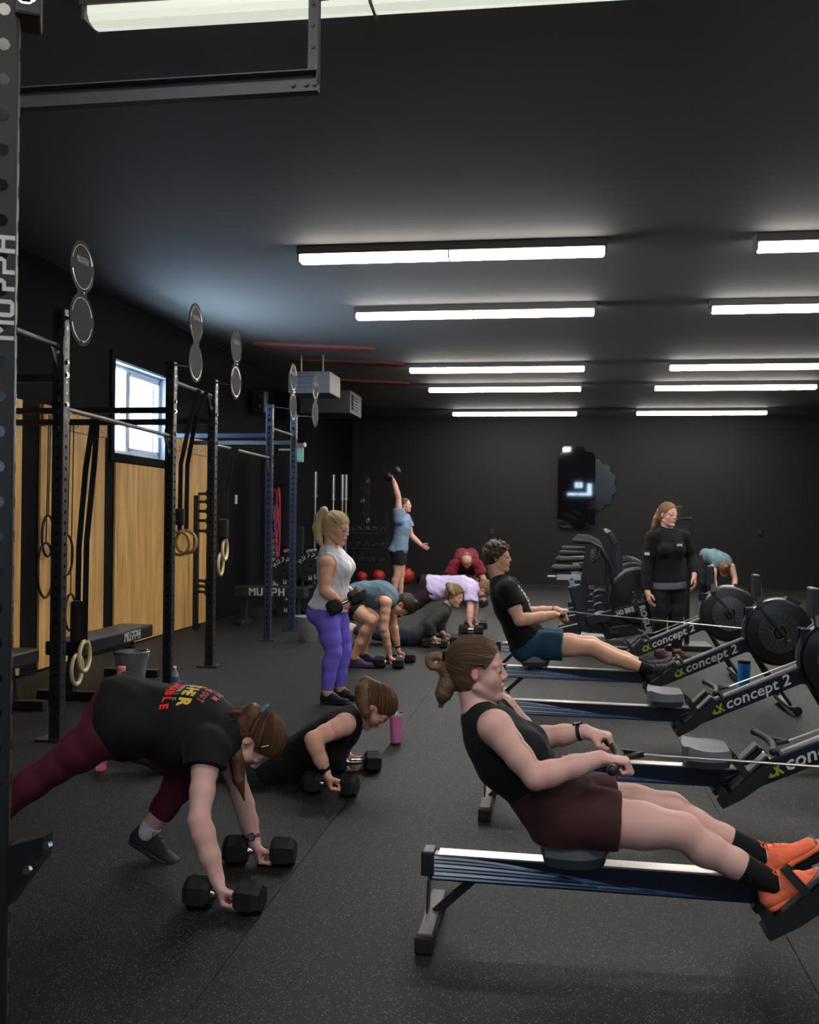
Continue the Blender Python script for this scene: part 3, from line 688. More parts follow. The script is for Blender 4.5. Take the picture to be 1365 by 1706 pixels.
def hand(S_, wrist, d, n, sdir, curl=1.0, sc=1.0, spread=0.0):
    """d wrist to knuckles, n out of the palm, sdir towards the thumb; curl 0 straight .. 1 fist round a bar"""
    w_, d = V(wrist), unit(d); n = unit(V(n)-d*(V(n)@d)); s_ = np.cross(d, n); s_ = s_ if s_@V(sdir) > 0 else -s_
    q = sc
    S_.seg(w_, w_+d*.030*q, (.026*q, .020*q), (.034*q, .017*q), lat=s_, k=.01)
    S_.seg(w_+d*.030*q, w_+d*.082*q, (.036*q, .0155*q), (.039*q, .0125*q), lat=s_, k=.008)
    S_.seg(w_+d*.02*q+s_*.022*q+n*.006*q, w_+d*.05*q+s_*.030*q+n*.012*q, .016*q, .013*q, k=.01)
    for i, (off, ls, r) in enumerate(((.030, .92, .0092), (.0105, 1.0, .0094), (-.0095, .94, .0088), (-.028, .76, .0078))):
        b = w_+d*(.086-.003*abs(i-1))*q+s_*off*q; ang = spread*off*6
        dd = unit(d+s_*ang); cu = (curl*math.radians(60+3*i), curl*math.radians(95), curl*math.radians(70))
        if curl < .5: cu = (curl*.9, curl*1.1, curl*.8)
        a = 0; p = b
        S_.ball(b, r*1.12*q, k=.004)
        for j, L in enumerate((.042, .026, .019)):
            a += cu[j]; e = p+(dd*math.cos(a)+n*math.sin(a))*L*ls*q; S_.seg(p, e, r*(1-.08*j)*q, r*(.94-.1*j)*q, k=.0022); p = e
    tb = w_+d*.032*q+s_*.030*q+n*.006*q
    if curl >= .5:
        t1 = tb+unit(d*.55+s_*.35+n*.75)*.036*q; t2 = t1+unit(n*.55+d*.35-s_*.55)*.028*q; t3 = t2+unit(-s_*.8+n*.1-d*.1)*.022*q
    else:
        t1 = tb+unit(d*.6+s_*.7+n*.3)*.036*q; t2 = t1+unit(d*.9+s_*.35+n*.25)*.028*q; t3 = t2+unit(d+s_*.1+n*.3)*.02*q
    S_.seg(tb, t1, .0135*q, .0115*q, k=.006); S_.seg(t1, t2, .0115*q, .0098*q, k=.003); S_.seg(t2, t3, .0098*q, .0082*q, k=.003)
def eyes(B, parent, iris=(70, 80, 90)):
    """one eyeball each with an iris disc as its sub-part"""
    hc, hf, hu, hl = B.hF; q = B.hs
    for b in (1, -1):
        c = B.H(.0798, .032*b, .0045); o = MB().ball(c, .0120*q, 14, 10).build('eye', mat('eye_white', (150, 138, 132), .35), parent, smooth=True)
        p = c+unit(hf*.97+hl*b*.08-hu*.05)*.0115*q
        MB().cyl(p-hf*.001, p+hf*.0012*q, .0064*q, n=12).build('iris', mat('iris_%d' % iris[0], iris, .2), o)
def head_hair(B, parent, rgb, tie=None, name='hair', tail=None, short=False, th=.010, tail_r=.03, strands=150, hairline=None, seed=1, tailr=None, lines=True, scr=None):
    """scalp hair pulled to a tie point (head frame a,b,u) and a tail through the given world points"""
    hc, hf, hu, hl = B.hF; q = B.hs; H = B.H; rng = np.random.default_rng(seed)
    m = hair_mat(rgb)
    S_ = Sdf(max(.004, B.h*.8), .012)
    fr = [hf, hl, hu]
    pf, pn = (hairline or ((.083, .062), (-.012, -.075)))   # front point and nape point of the hairline plane in (a,u)
    A_, B_ = H(pf[0], 0, pf[1]), H(pn[0], 0, pn[1]); tdir = unit(B_-A_); nrm = unit(np.cross(tdir, hl)); nrm = nrm if nrm@hf > 0 else -nrm
    S_.ell(H(-.013, 0, .036), (V(.098, .076, .086)+th)*q, fr, k=.01, cut=[(A_, nrm)])
    S_.ell(H(-.030, 0, -.018), V(.070, .064, .075)*q, fr, k=.02, cut=[(A_, nrm)])
    if not short:
        for b in (1, -1): S_.ell(H(.012, .080*b, -.018), V(.034, .03, .042)*q, fr, k=.008, op=-1)
    else:
        for b in (1, -1): S_.ell(H(.004, .084*b, -.022), V(.026, .022, .038)*q, fr, k=.006, op=-1)
    if tail is not None:
        T_ = [V(p) for p in tail]; rr = tailr or [tail_r*(.55+.45*math.sin(math.pi*min(1, (i+.6)/len(T_)))) for i in range(len(T_))]
        for i in range(len(T_)-1): S_.seg(T_[i], T_[i+1], rr[i], rr[i+1], k=.012)
    if short == 'curly':
        for _ in range(150):
            v = unit(rng.normal(size=3)); p = H(-.008, 0, .045)+(hf*v[0]*.102+hl*v[1]*.08+hu*v[2]*.088)*q
            if (p-A_)@nrm > -.004 or (p-hc)@hu < -.02*q: continue
            S_.ball(p, rng.uniform(.011, .019)*q, k=.004)
    o = mk(name, S_.mesh(wrinkle(.0012, 260, seed)), m, parent)
    if strands and lines:
        b = MB(); tp = H(*tie) if tie is not None else None
        if tp is not None:
            for _ in range(strands):
                # from a point of the scalp edge to the tie along the scalp
                an = rng.uniform(-1, 1); v0 = unit(V(rng.uniform(-.2, .95), an, rng.uniform(-.35, .9)))
                P = []
                cc = H(-.013, 0, .036); R_ = (V(.098, .076, .086)+th+.0015+rng.uniform(-.001, .0012))*q
                v1 = V((tp-cc)@hf, (tp-cc)@hl, (tp-cc)@hu)/R_; v1 = unit(v1)
                om = math.acos(max(-1, min(1, v0@v1)))
                if om < .3: continue
                for t in np.linspace(0, 1, 9):
                    v = (math.sin((1-t)*om)*v0+math.sin(t*om)*v1)/math.sin(om)
                    p = cc+hf*v[0]*R_[0]+hl*v[1]*R_[1]+hu*v[2]*R_[2]
                    if (p-A_)@nrm < .002: 
                        w2 = p-H(.012, .080*np.sign(v[1]), -.018)
                        if math.sqrt((w2@hf/.036)**2+(w2@hl/.032)**2+(w2@hu/.044)**2)/q > 1: P.append(p)
                if len(P) > 2: b.tube(P, [.0016*q]*(len(P)-1)+[.0010*q], 3)
        if tail is not None:
            for _ in range(strands):
                off = unit(rng.normal(size=3))*math.sqrt(rng.uniform(.3, 1.05)); P = []
                for i, p in enumerate(T_):
                    nx = T_[min(i+1, len(T_)-1)]-T_[max(0, i-1)]; ax = unit(nx); o_ = off-ax*(off@ax)
                    P.append(p+o_*rr[i]*1.03+rng.normal(size=3)*.0012)
                PP = []
                for i in range(len(P)-1): PP += [P[i], (P[i]+P[i+1])/2]
                PP.append(P[-1]+unit(P[-1]-P[-2])*rng.uniform(0, .03)); b.tube(PP, [.0018]*(len(PP)-1)+[.0006], 3)
        if b.v:
            so = b.build('hair_strands', m, o); so['kind'] = 'stuff'
    return o
def hair_mat(rgb):
    nm = 'hair_%d_%d_%d' % rgb
    if nm in MATS: return MATS[nm]
    m = mat(nm, rgb, .42, spec=.45, bump=.5, bscale=420, vary=.35, vscale=70); return m
def shoe(nm, ankle, toe, solen, rgb, parent, sole_rgb=(25, 25, 27), sc=1.0, h=.005, accent=None, lace=None, wide=.036, heelback=.055, drop=.075):
    """ankle joint, toe tip direction point, solen = unit vector from sole up to the ankle"""
    a, t, n = V(ankle), V(toe), unit(solen); d = unit((t-a)-n*((t-a)@n)); L = .262*sc
    heel = a-n*drop*sc-d*heelback*sc; l = np.cross(n, d)
    P = lambda x, y, z: heel+d*x*L+l*y*sc+n*z*sc
    S_ = Sdf(h, .015); cp = [(P(0, 0, .013), -n)]
    S_.seg(P(.10, 0, .028), P(.42, 0, .030), (.031*sc, .030*sc), (.036*sc, .030*sc), lat=l, cut=cp)
    S_.seg(P(.42, 0, .028), P(.84, .003, .022), (.038*sc, .028*sc), (.038*sc, .020*sc), lat=l, cut=cp)
    S_.seg(P(.10, 0, .04), P(.16, 0, .078), (.031*sc, .030*sc), (.030*sc, .034*sc), lat=l, k=.015, cut=cp+[(P(.1, 0, .088), n)])
    S_.seg(P(.24, 0, .075), P(.52, 0, .045), (.030*sc, .030*sc), (.030*sc, .024*sc), lat=l, k=.02, cut=cp+[(P(.1, 0, .092), n)])
    S_.ell(P(.19, 0, .105), V(.030, .022, .030)*sc, [d, l, n], k=.006, op=-1)
    up = mk('shoe', S_.mesh(wrinkle(.0006, 190)), cloth('shoe_'+nm, rgb, .6), parent)
    S2 = Sdf(h, .006); cc = [(P(0, 0, .016), n), (P(0, 0, 0), -n)]
    S2.seg(P(.12, 0, .008), P(.45, 0, .008), (.035*sc, .05*sc), (.039*sc, .05*sc), lat=l, cut=cc)
    S2.seg(P(.45, 0, .008), P(.85, .003, .008), (.042*sc, .05*sc), (.040*sc, .05*sc), lat=l, cut=cc)
    mk('sole', S2.mesh(), mat('sole_%d_%d' % (sole_rgb[0], sole_rgb[2]), sole_rgb, .6), up)
    b = MB()
    lm = lace or (min(255, rgb[0]+40), min(255, rgb[1]+40), min(255, rgb[2]+40))
    for i in range(4):
        x = .36+.075*i; z = .100-.013*i-.004; b.tube([P(x, -.022, z-.012), P(x+.02, 0, z), P(x+.04, .022, z-.012)], .0028*sc, 5)
    b.tube([P(.33, 0, .102), P(.30, .028, .108), P(.36, .04, .085)], .0022*sc, 5); b.tube([P(.33, 0, .102), P(.30, -.028, .108), P(.36, -.04, .085)], .0022*sc, 5)
    lo_ = b.build('laces', mat('lace_%d_%d' % (lm[0], lm[2]), lm, .7), up); lo_['kind'] = 'stuff'
    return up, P
def band(nm, p, ax, r, w_, m, parent, t=.003, face=None):
    """wrist band or watch strap round a limb, with an optional case on the side 'face'"""
    ax = unit(ax); o = MB().lathe([(r, -w_/2), (r+t, -w_/2+.001), (r+t, w_/2-.001), (r, w_/2)], p, ax, 24, True).build(nm, m, parent, smooth='auto')
    if face is not None:
        f_ = unit(V(face)-ax*(V(face)@ax)); y = np.cross(ax, f_); R = np.stack([ax, y, f_], 1)
        MB().box(V(p)+f_*(r+t+.002), (.032, .028, .009), R, bev=.004).build('watch_case', K['blackg'], o)
    return o
# ------------------------------------------------------------------ pull-up rig
RX = -3.28
def holes(b, x, y, z0, z1, step=.069, w=.038, faces=('-y', '+x'), r=.012):
    n = int((z1-z0)/step)
    for i in range(n):
        z = z0+step*(i+.5)
        if '-y' in faces: b.cyl((x, y-w-.0012, z), (x, y-w+.001, z), r, n=8)
        if '+x' in faces: b.cyl((x+w-.001, y, z), (x+w+.0012, y, z), r, n=8)
def upright(nm, x, y, h, m, parent, rot=0):
    o = MB().box((x, y, h/2), (.076, .076, h), bev=.006).build(nm, m, parent)
    b = MB(); holes(b, x, y, .1, h); hb = b.build('bolt_holes', K['blackg'], o); hb['kind'] = 'stuff'
    return o
def bolt(x, y, z, d, parent, r=.014):
    b = MB(); d = V(d); p = V(x, y, z); b.cyl(p, p+d*.012, r, n=6); b.cyl(p, p+d*.003, r*1.35, n=10); return b.build('bolt', K['chrome'], parent)
rig = thing('pull_up_rig', 'long black and blue steel pull-up rig along the plywood wall', 'rig', (RX, 9.4, 0))
PY = [(6.2, 'black'), (8.4, 'black'), (9.5, 'black'), (11.65, 'blue'), (12.75, 'blue')]
PX = {6.2: -3.15, 8.4: -3.27, 9.5: -3.28, 11.65: -3.33, 12.75: -3.33, 3.4: -3.05}
for y, c in PY:
    RX = PX[y]
    u = upright('upright', RX, y, 2.74, K[c], rig)
    MB().box((RX, y, .006), (.2, .2, .012)).build('base_plate', K['black'], u)
    for sx, sy in ((-1, -1), (1, -1), (-1, 1), (1, 1)):
        bolt(RX+sx*.08, y+sy*.08, .012, (0, 0, 1), u, .010)
    for z in (2.56, 2.46, 2.16, 2.08, 1.98): bolt(RX, y-.038, z, (0, -1, 0), u)
    for z in (2.40, 2.32, 2.13): bolt(RX+.038, y, z, (1, 0, 0), u)
barm = mat('knurled_bar', (120, 118, 116), .4, .7, bump=.4, bscale=500)
def pbar(y0, y1, z, m=None):
    xa, xb = PX[y0], PX[y1]
    o = MB().cyl((xa, y0+.04, z), (xb, y1-.04, z), .017, n=12).build('pull_up_bar', m or barm, rig)
    for yy, s_, RX in ((y0+.045, 1, xa), (y1-.045, -1, xb)):
        MB().box((RX, yy, z), (.075, .008, .12)).build('end_flange', K['black'], o)
        MB().prism([(0, 0), (.11, 0), (0, -.17)], (RX-.004, yy, z-.01), (0, s_, 0), (0, 0, 1), .008*s_).build('gusset', K['black'], o)
pbar(6.2, 8.4, 2.11); pbar(8.4, 9.5, 2.58); pbar(9.5, 11.65, 2.12); pbar(11.65, 12.75, 2.47); pbar(3.4, 6.2, 2.50, barm)
for y, zz, c in ((6.2, (2.30,), 'black'), (8.4, (2.33, 2.23), 'black'), (9.5, (2.34, ), 'black'), (11.65, (2.38,), 'blue'), (12.75, (2.38,), 'black')):
    for z in zz: MB().bar((XL, y, z), (PX[y]-.038, y, z), .05, .05).build('wall_tie', K[c], rig)
upright('upright', PX[3.4], 3.4, 2.74, K['black'], rig)
RX = -3.28
# wall ball targets: two stacked discs with a slot ring and bolts
dlab = ['nearest of the five grey double disc targets, above the first post', 'second double disc target, right of the window', 'third double disc target, in front of the wall speaker', 'fourth double disc target, at the first blue post', 'fifth and farthest double disc target, at the last blue post']
for i, ((y, c), zc) in enumerate(zip(PY, (2.84, 2.90, 2.885, 2.885, 2.91))):
    xx = RX+.22 if i else RX+.26
    t = thing('target_disc', dlab[i], 'target', (xx, y, zc), group='double disc targets on the rig')
    b = MB(); R = .168
    pts = []
    for s_ in (1, -1):
        for k in range(25):
            an = -math.radians(66)+math.radians(312)*k/24 if s_ > 0 else math.radians(114)+math.radians(312)*k/24
            pts.append((R*math.cos(an), s_*0+R*math.sin(an)+s_*.168))
    MB().prism(pts, (xx, y, zc), (0, 1, 0), (0, 0, 1), .006).build('plate', K['disc'], t)
    b = MB()
    for s_ in (1, -1):
        for a0 in (15, 195):
            arc = [(math.radians(a0+150*k/12)) for k in range(13)]
            b.prism([(.142*math.cos(q), s_*.168+.142*math.sin(q)) for q in arc]+[(.136*math.cos(q), s_*.168+.136*math.sin(q)) for q in arc[::-1]], (xx+.0055, y, zc), (0, 1, 0), (0, 0, 1), .0015)
    sl = b.build('slots', K['blackg'], t); sl['kind'] = 'stuff'
    stencil('MURPH', (xx+.0065, y-.075, zc+.19), (0, 1, 0), (0, 0, 1), .04, K['black'], t, .001, sx=1.0)
    for z in (zc, zc-.31): bolt(xx+.006, y, z, (1, 0, 0), t, .008)
    MB().bar((xx, y, zc-.2), (PX[y], y, min(2.72, zc-.13)), .05, .01).build('bracket', K['black'], t)
# ------------------------------------------------------------------ foreground rack upright
fr = thing('rack_upright', 'dark perforated rack upright with white vertical lettering at the left edge', 'rack', (-1.085, 1.93, 0))
fx, fy = -1.083, 1.93
MB().box((fx, fy, 1.45), (.078, .078, 2.9), bev=.006).build('post', mat('black_rack_near', (19, 19, 20), .5, bump=.1, bscale=300), fr)
b = MB(); holes(b, fx+.010, fy, .3, 2.9, .0695, .039, faces=('-y',), r=.0125); holes(b, fx, fy, .3, 2.9, .0695, .039, faces=('+x',), r=.0125)
o = b.build('bolt_holes', K['blackg'], fr); o['kind'] = 'stuff'
sp = atY(13, 565, 1.89); stencil('MURPH', (fx+.036, fy-.040, sp[2]), (0, 0, 1), (-1, 0, 0), .043, K['ink'], fr, .001, sx=1.25)
MB().box((fx+.055, fy-.01, 2.47), (.05, .09, .12), bev=.006).build('top_bracket', K['black'], fr)
bolt(fx+.05, fy-.055, 2.45, (0, -1, 0), fr, .016)
fr.rotation_euler = (0, 0, .47); fr.location = (fx-.038, fy-.005, 0)
for px, py in ((82, 1408), (48, 1448)):
    q = atY(px, py, 1.82); bolt(q[0], 1.82, q[2], (0, -1, 0), fr, .007)
q0, q1 = atY(30, 1400, 1.86), atY(88, 1385, 1.86); q2 = atY(86, 1420, 1.86); q3 = atY(28, 1500, 1.86)
MB().prism([(p[0], p[2]) for p in (q3, q2, q1, q0)], (0, 1.86, 0), (1, 0, 0), (0, 0, 1), .035).build('safety_bracket', K['black'], fr)
# ------------------------------------------------------------------ rings and straps
def rings(lab, y, top, mids, rr_, ringm, bottoms, x=RX+.02, face=(1, .1, 0)):
    t = thing('gymnastic_rings', lab, 'rings', (x, y, 0), group='hanging gymnastic rings')
    for (mx, mz), (bx, by, bz) in zip(mids, bottoms):
        MB().tube([(x+mx, y, top), (x+mx+(bx-x-mx)*.5+.01, y, (top+mz)/2+.1), (bx+.005, by, mz), (bx, by, bz+.11)], 0, flat=(.042, .004), up=(0, 1, 0)).build('strap', K['strap'], t)
        MB().torus((bx, by, bz), face, .105, .015).build('ring', ringm, t, smooth=True)
    return t
r1 = atY(141, 1093, 6.87); r2 = atY(128, 1115, 6.95)
t = rings('pale wooden rings on long straps beside the bench', 6.9, 2.11, ((.03, 1.25), (.0, 1.2)), .1, K['woodr'], ((r1[0], 6.87, r1[2]), (r2[0], 6.95, r2[2])))
MB().box(((r1[0]+r2[0])/2-.01, 6.87, r1[2]+.24), (.09, .07, .30), bev=.03).build('buckle_pad', K['strap'], t)
r1 = atY(299, 905, 9.0); r2 = atY(310, 903, 9.1)
t = rings('tan rings hung high beside the second black post', 9.0, 2.58, ((.02, 1.9), (.1, 1.9)), .1, mat('tan_ring', (170, 135, 80), .5), ((r1[0], 9.0, r1[2]), (r2[0], 9.1, r2[2])), face=(.15, 1, 0))
for ch in [q for q in COL.objects if q.parent == t and q.name.startswith('ring')]: ch.rotation_euler = (0, 0, 0)
MB().box((r1[0]+.01, 8.98, r1[2]+.24), (.09, .07, .16), bev=.03).build('buckle_pad', K['strap'], t)
r1 = atY(368, 940, 9.9); r2 = atY(374, 915, 9.95)
t = rings('pale rings hung beside the third black post', 9.9, 2.12, ((.06, 1.7), (.1, 1.7)), .1, K['woodr'], ((r1[0], 9.9, r1[2]), (r2[0], 9.97, r2[2])))
MB().box((r1[0]+.03, 9.88, r1[2]+.35), (.1, .08, .2), bev=.03).build('buckle_pad', K['strap'], t)
# loop bands hanging on the header board of the second sheet
for i, (px, py, R, lab) in enumerate(((80, 893, .15, 'upper loose black loop band on the plywood left of the first post'), (76, 950, .2, 'longest black loop band on the plywood left of the first post'), (112, 925, .15, 'black loop band just right of the first post'), (117, 1020, .14, 'small black loop band low behind the ring straps'))):
    q = atX(px, py, XL+.07)
    P = [(XL+.07, q[1]+R*.75*math.cos(a), q[2]+R*1.25*math.sin(a)) for a in np.linspace(0, 2*math.pi, 28, endpoint=False)]
    b = MB(); b.tube(P, .012, 6, True); b.tube([(XL+.07, q[1], q[2]+R*1.25), (XL+.07, q[1]+.03, 2.35)], .006, 5)
    tag(b.build('loop_band', K['rubber'], smooth=True), lab, 'band', 'loop bands on the plywood')
b = MB(); b.box((XL+.06, 9.05, 2.42), (.04, .12, .12)); tag(b.build('band_hook', K['black']), 'black square hook plate on the top of the plywood header', 'hook')
# ------------------------------------------------------------------ benches
def bench(lab, x, y0, y1, z, letter=None, hw=.15):
    t = thing('flat_bench', lab, 'bench', (x, (y0+y1)/2, 0))
    L = y1-y0; m_ = (y0+y1)/2
    MB().box((x, m_, z-.055), (hw*2, L, .11), bev=.015).build('pad', mat('bench_vinyl', (26, 26, 29), .38), t)
    b = MB().bar((x, y0+.15, z-.14), (x, y1-.15, z-.14), .07, .06); b.build('spine', K['black'], t)
    for yy, s_ in ((y0+.18, -1), (y1-.18, 1)):
        MB().bar((x, yy, z-.14), (x, yy+s_*.06, .05), .07, .07, up=(1, 0, 0)).build('leg', K['black'], t)
        MB().box((x, yy+s_*.08, .035), (.5, .08, .07), bev=.01).build('foot', K['black'], t)
    if letter: stencil(letter, (x+hw+.001, y1-.62, z-.092), (0, 1, 0), (0, 0, 1), .075, K['ink'], t, .002, sx=1.15)
    bolt(x+hw, y0+.06, z-.05, (1, 0, 0), t, .01)
    return t
bench('black flat bench with white lettering on its side, in front of the plywood', -3.74, 7.45, 8.85, .46, 'MURPH')
bench('plain black flat bench at the left edge, nearer than the lettered one', -3.95, 5.6, 7.2, .44)
# ------------------------------------------------------------------ buckets, bottles, tumbler
def bucket(lab, x, y, r, h):
    t = thing('metal_bucket', lab, 'bucket', (x, y, 0), group='galvanised buckets')
    MB().lathe([(r*.72, .0), (r*.74, .006), (r*.97, h-.02), (r*1.0, h-.02), (r*1.03, h-.008), (r*1.0, h), (r*.95, h-.004), (r*.71, .02), (0, .02)], (x, y, 0), n=32).build('pail', K['galv'], t, smooth='auto')
    P = [(x-r*1.02*math.cos(a), y-.02-.06*math.sin(a), h-.03-.08*abs(math.sin(a))+.05) for a in np.linspace(0, math.pi, 14)]
    MB().tube(P, .004, 6).build('handle', K['steel'], t, smooth=True)
    for s_ in (-1, 1): MB().box((x+s_*r*.98, y, h-.03), (.012, .04, .05)).build('handle_ear', K['galv'], t)
    return t
bucket('galvanised bucket beside the lettered bench on the left', -3.62, 8.45, .15, .27)
bucket('galvanised bucket on the floor by the blue post, behind the standing woman', -2.86, 11.7, .145, .29)
q = atY(660, 1239, 6.47); cx_, cy_ = q[0], 6.47
t = thing('pink_tumbler', 'pink insulated tumbler with a clear lid standing on the open floor', 'cup', (cx_, cy_, 0))
MB().lathe([(.032, 0), (.034, .012), (.045, .165), (.0455, .17)], (cx_, cy_, .012), n=28).build('body', K['pink'], t, smooth='auto')
MB().lathe([(.030, 0), (.034, .014), (0, .014)], (cx_, cy_, 0), n=28).build('base_ring', K['steel'], t, smooth='auto')
MB().lathe([(.046, .178), (.047, .19), (.043, .196), (0, .194)], (cx_, cy_, 0), n=28).build('lid', mat('smoke_lid', (190, 195, 200), .1), t, smooth='auto')
MB().box((cx_+.035, cy_, .2), (.02, .016, .012)).build('lid_slider', K['grey'], t)
q = atY(291, 1140, 8.3)
t = thing('water_bottle', 'small clear plastic water bottle at the foot of the second post', 'bottle', (q[0], 8.3, 0))
MB().lathe([(.03, 0), (.032, .01), (.032, .11), (.012, .145), (.012, .155)], (q[0], 8.3, 0), n=16).build('body', mat('clear_bottle', (200, 208, 225), .1, trans=.6), t, smooth='auto')
MB().cyl((q[0], 8.3, .155), (q[0], 8.3, .172), .014).build('cap', K['white'], t)
MB().lathe([(.0328, .04), (.0328, .085)], (q[0], 8.3, 0), n=16).build('label_band', mat('bottle_label', (70, 80, 130), .5), t)
q = atY(202, 1122, 7.8)
t = thing('pink_bottle', 'salmon pink drinking bottle in front of the bucket', 'bottle', (q[0], 7.8, 0)); h_ = q[2]
MB().lathe([(.04, 0), (.043, .01), (.043, h_-.02), (.032, h_+.01), (.03, h_+.02)], (q[0], 7.8, 0), n=20).build('body', K['rose'], t, smooth='auto')
MB().lathe([(.034, h_+.02), (.036, h_+.05), (.03, h_+.058), (0, h_+.058)], (q[0], 7.8, 0), n=20).build('cap', K['rose'], t, smooth='auto')
# ------------------------------------------------------------------ dumbbells
DBM = {}
def dumbbell(lab, c, d, L=.29, hw=.062, hr=.064, z=None, grp='hex dumbbells'):
    """c centre, d axis; the head is a bevelled hexagonal block"""
    d = unit(d); c = V(c); key = (L, hw, hr)
    t = thing('dumbbell', lab, 'dumbbell', c, group=grp)
    up = V(0, 0, 1) if abs(d[2]) < .9 else V(1, 0, 0); y = unit(np.cross(up, d)); zz = np.cross(d, y)
    R = Matrix(((d[0], y[0], zz[0]), (d[1], y[1], zz[1]), (d[2], y[2], zz[2]))); t.rotation_mode = 'QUATERNION'; t.rotation_quaternion = R.to_quaternion()
    if key not in DBM:
        b = MB(); r0 = .0145
        b.lathe([(.020, -L/2+hw*2), (.0165, -L/2+hw*2+.01), (.0155, -.03), (.018, 0), (.0155, .03), (.0165, L/2-hw*2-.01), (.020, L/2-hw*2)], (0, 0, 0), (1, 0, 0), 14)
        h = b.build('handle', K['chrome'], t, smooth='auto', world=False)
        hs = []
        for s_ in (-1, 1):
            b = MB(); a0, a1 = s_*(L/2-2*hw), s_*L/2
            P = []; prof = [(hr*.72, 0), (hr, .18), (hr, .78), (hr*.80, 1.0)]
            for r, tt in prof:
                P += [(a0+(a1-a0)*tt, r*math.cos(math.radians(60*i+30)), r*math.sin(math.radians(60*i+30))) for i in range(6)]
            Fc = [list(range(6))[::-1], [18+i for i in range(6)]]
            for j in range(3): Fc += [(j*6+i, j*6+(i+1) % 6, j*6+6+(i+1) % 6, j*6+6+i) for i in range(6)]
            b.add(P, Fc); b.m = 0
            b.cyl((a1-s_*.001, 0, 0), (a1+s_*.002, 0, 0), hr*.5, n=16)
            hs.append(b.build('weight_head', K['rubber'], t, world=False))
        DBM[key] = (h.data, hs[0].data, hs[1].data)
    else:
        for nm, me in zip(('handle', 'weight_head', 'weight_head'), DBM[key]):
            o = bpy.data.objects.new(nm, me); COL.objects.link(o); o.parent = t
    return t
def db_on_floor(lab, px, py, Y, ang, L=.29, hw=.062, hr=.064):
    q = atY(px, py, Y); return dumbbell(lab, (q[0], Y, hr*.866), (math.cos(ang), math.sin(ang), 0), L, hw, hr)
D5a = db_on_floor('nearest hex dumbbell under the planking woman\'s straight arm', 374, 1501, 3.62, math.radians(-6), .295, .050, .062)
D5b = db_on_floor('hex dumbbell held by the planking woman\'s hand with the maroon watch', 433, 1424, 4.12, math.radians(3), .295, .050, .062)
D6a = db_on_floor('hex dumbbell under the watch hand of the woman in the black tank', 551, 1311, 5.22, math.radians(-8), .29, .048, .062)
D6b = db_on_floor('hex dumbbell in the far hand of the woman in the black tank', 592, 1275, 5.72, math.radians(14), .29, .048, .062)
D8a = db_on_floor('hex dumbbell in the near hand of the bending woman in blue grey', 648, 1103, 9.75, math.radians(-3), .29, .055, .06)
D8b = db_on_floor('hex dumbbell in the far hand of the bending woman in blue grey', 668, 1092, 10.15, math.radians(8), .29, .055, .06)
D10a = db_on_floor('hex dumbbell in the near hand of the woman pressing up in dark olive', 725, 1070, 11.4, math.radians(0), .28, .05, .056)
D10b = db_on_floor('hex dumbbell in the far hand of the woman pressing up in dark olive', 744, 1063, 11.8, math.radians(8), .28, .05, .056)
D11a = db_on_floor('hex dumbbell in the near hand of the planking person in lavender', 785, 1046, 12.9, math.radians(0), .30, .055, .062)
D11b = db_on_floor('hex dumbbell in the far hand of the planking person in lavender', 793, 1038, 13.5, math.radians(0), .30, .055, .062)
D4 = db_on_floor('hex dumbbell lying on the floor left of the exercise bikes', 930, 1008, 15.6, math.radians(60))
D12 = db_on_floor('hex dumbbell under the hand of the crouching man in maroon', 806, 996, 17.0, math.radians(80))
# ------------------------------------------------------------------ far left corner storage
def plate(lab, c, ax, r, t_=.06, word=True, grp='bumper plates on the plate tree'):
    t = thing('bumper_plate', lab, 'weight plate', c, group=grp); ax = unit(ax); x, y, z = frame_for(ax)
    b = MB(); b.lathe([(.025, -t_/2), (r*.45, -t_/2), (r*.48, -t_/2+.008), (r*.88, -t_/2+.008), (r*.92, -t_/2), (r*.98, -t_/2), (r, -t_/2+.01), (r, t_/2-.01), (r*.98, t_/2), (.025, t_/2)], c, ax, 28, True)
    b.build('rubber_disc', K['rubber'], t, smooth='auto')
    MB().lathe([(.025, -t_/2-.002), (.05, -t_/2-.002), (.05, t_/2+.002), (.025, t_/2+.002)], c, ax, 20, True).build('hub', K['plas'], t, smooth='auto')
    if word:
        for j, ch in enumerate('MURPH'):
            an = math.radians(150-j*26); 
            d_ = V(1, 0, 0)*math.cos(an)+V(0, 0, 1)*math.sin(an); tx = V(1, 0, 0)*math.sin(an)-V(0, 0, 1)*math.cos(an)
            stencil(ch, V(c)+d_*r*.58-tx*.03+V(0, -t_/2-.003, 0), tx, d_, .065, K['ink'], t, .002)
        for j, ch in enumerate('HRM'):
            an = math.radians(-40-j*26); 
            d_ = V(1, 0, 0)*math.cos(an)+V(0, 0, 1)*math.sin(an); tx = V(1, 0, 0)*math.sin(an)-V(0, 0, 1)*math.cos(an)
            stencil(ch, V(c)+d_*r*.58-tx*.03+V(0, -t_/2-.003, 0), tx, d_, .065, K['ink'], t, .002)
    return t
q = atY(478, 955, 14.6)
pt = thing('plate_tree', 'black steel plate tree standing behind the blue posts', 'rack', (q[0]+.1, 14.9, 0))
px_ = q[0]+.1
MB().box((px_, 15.0, .65), (.08, .08, 1.3)).build('mast', K['black'], pt)
for s_ in (-1, 1): MB().bar((px_+s_*.3, 14.7, .04), (px_+s_*.3, 15.4, .04), .07, .07).build('foot', K['black'], pt)
MB().bar((px_-.3, 15.05, .05), (px_+.3, 15.05, .05), .07, .07).build('crossbar', K['black'], pt)
for z in (.95, .42): 
    for s_ in (-.0, .33): MB().cyl((px_-.1+s_, 14.5, z), (px_-.1+s_, 15.0, z), .024).build('peg', K['steel'], pt)
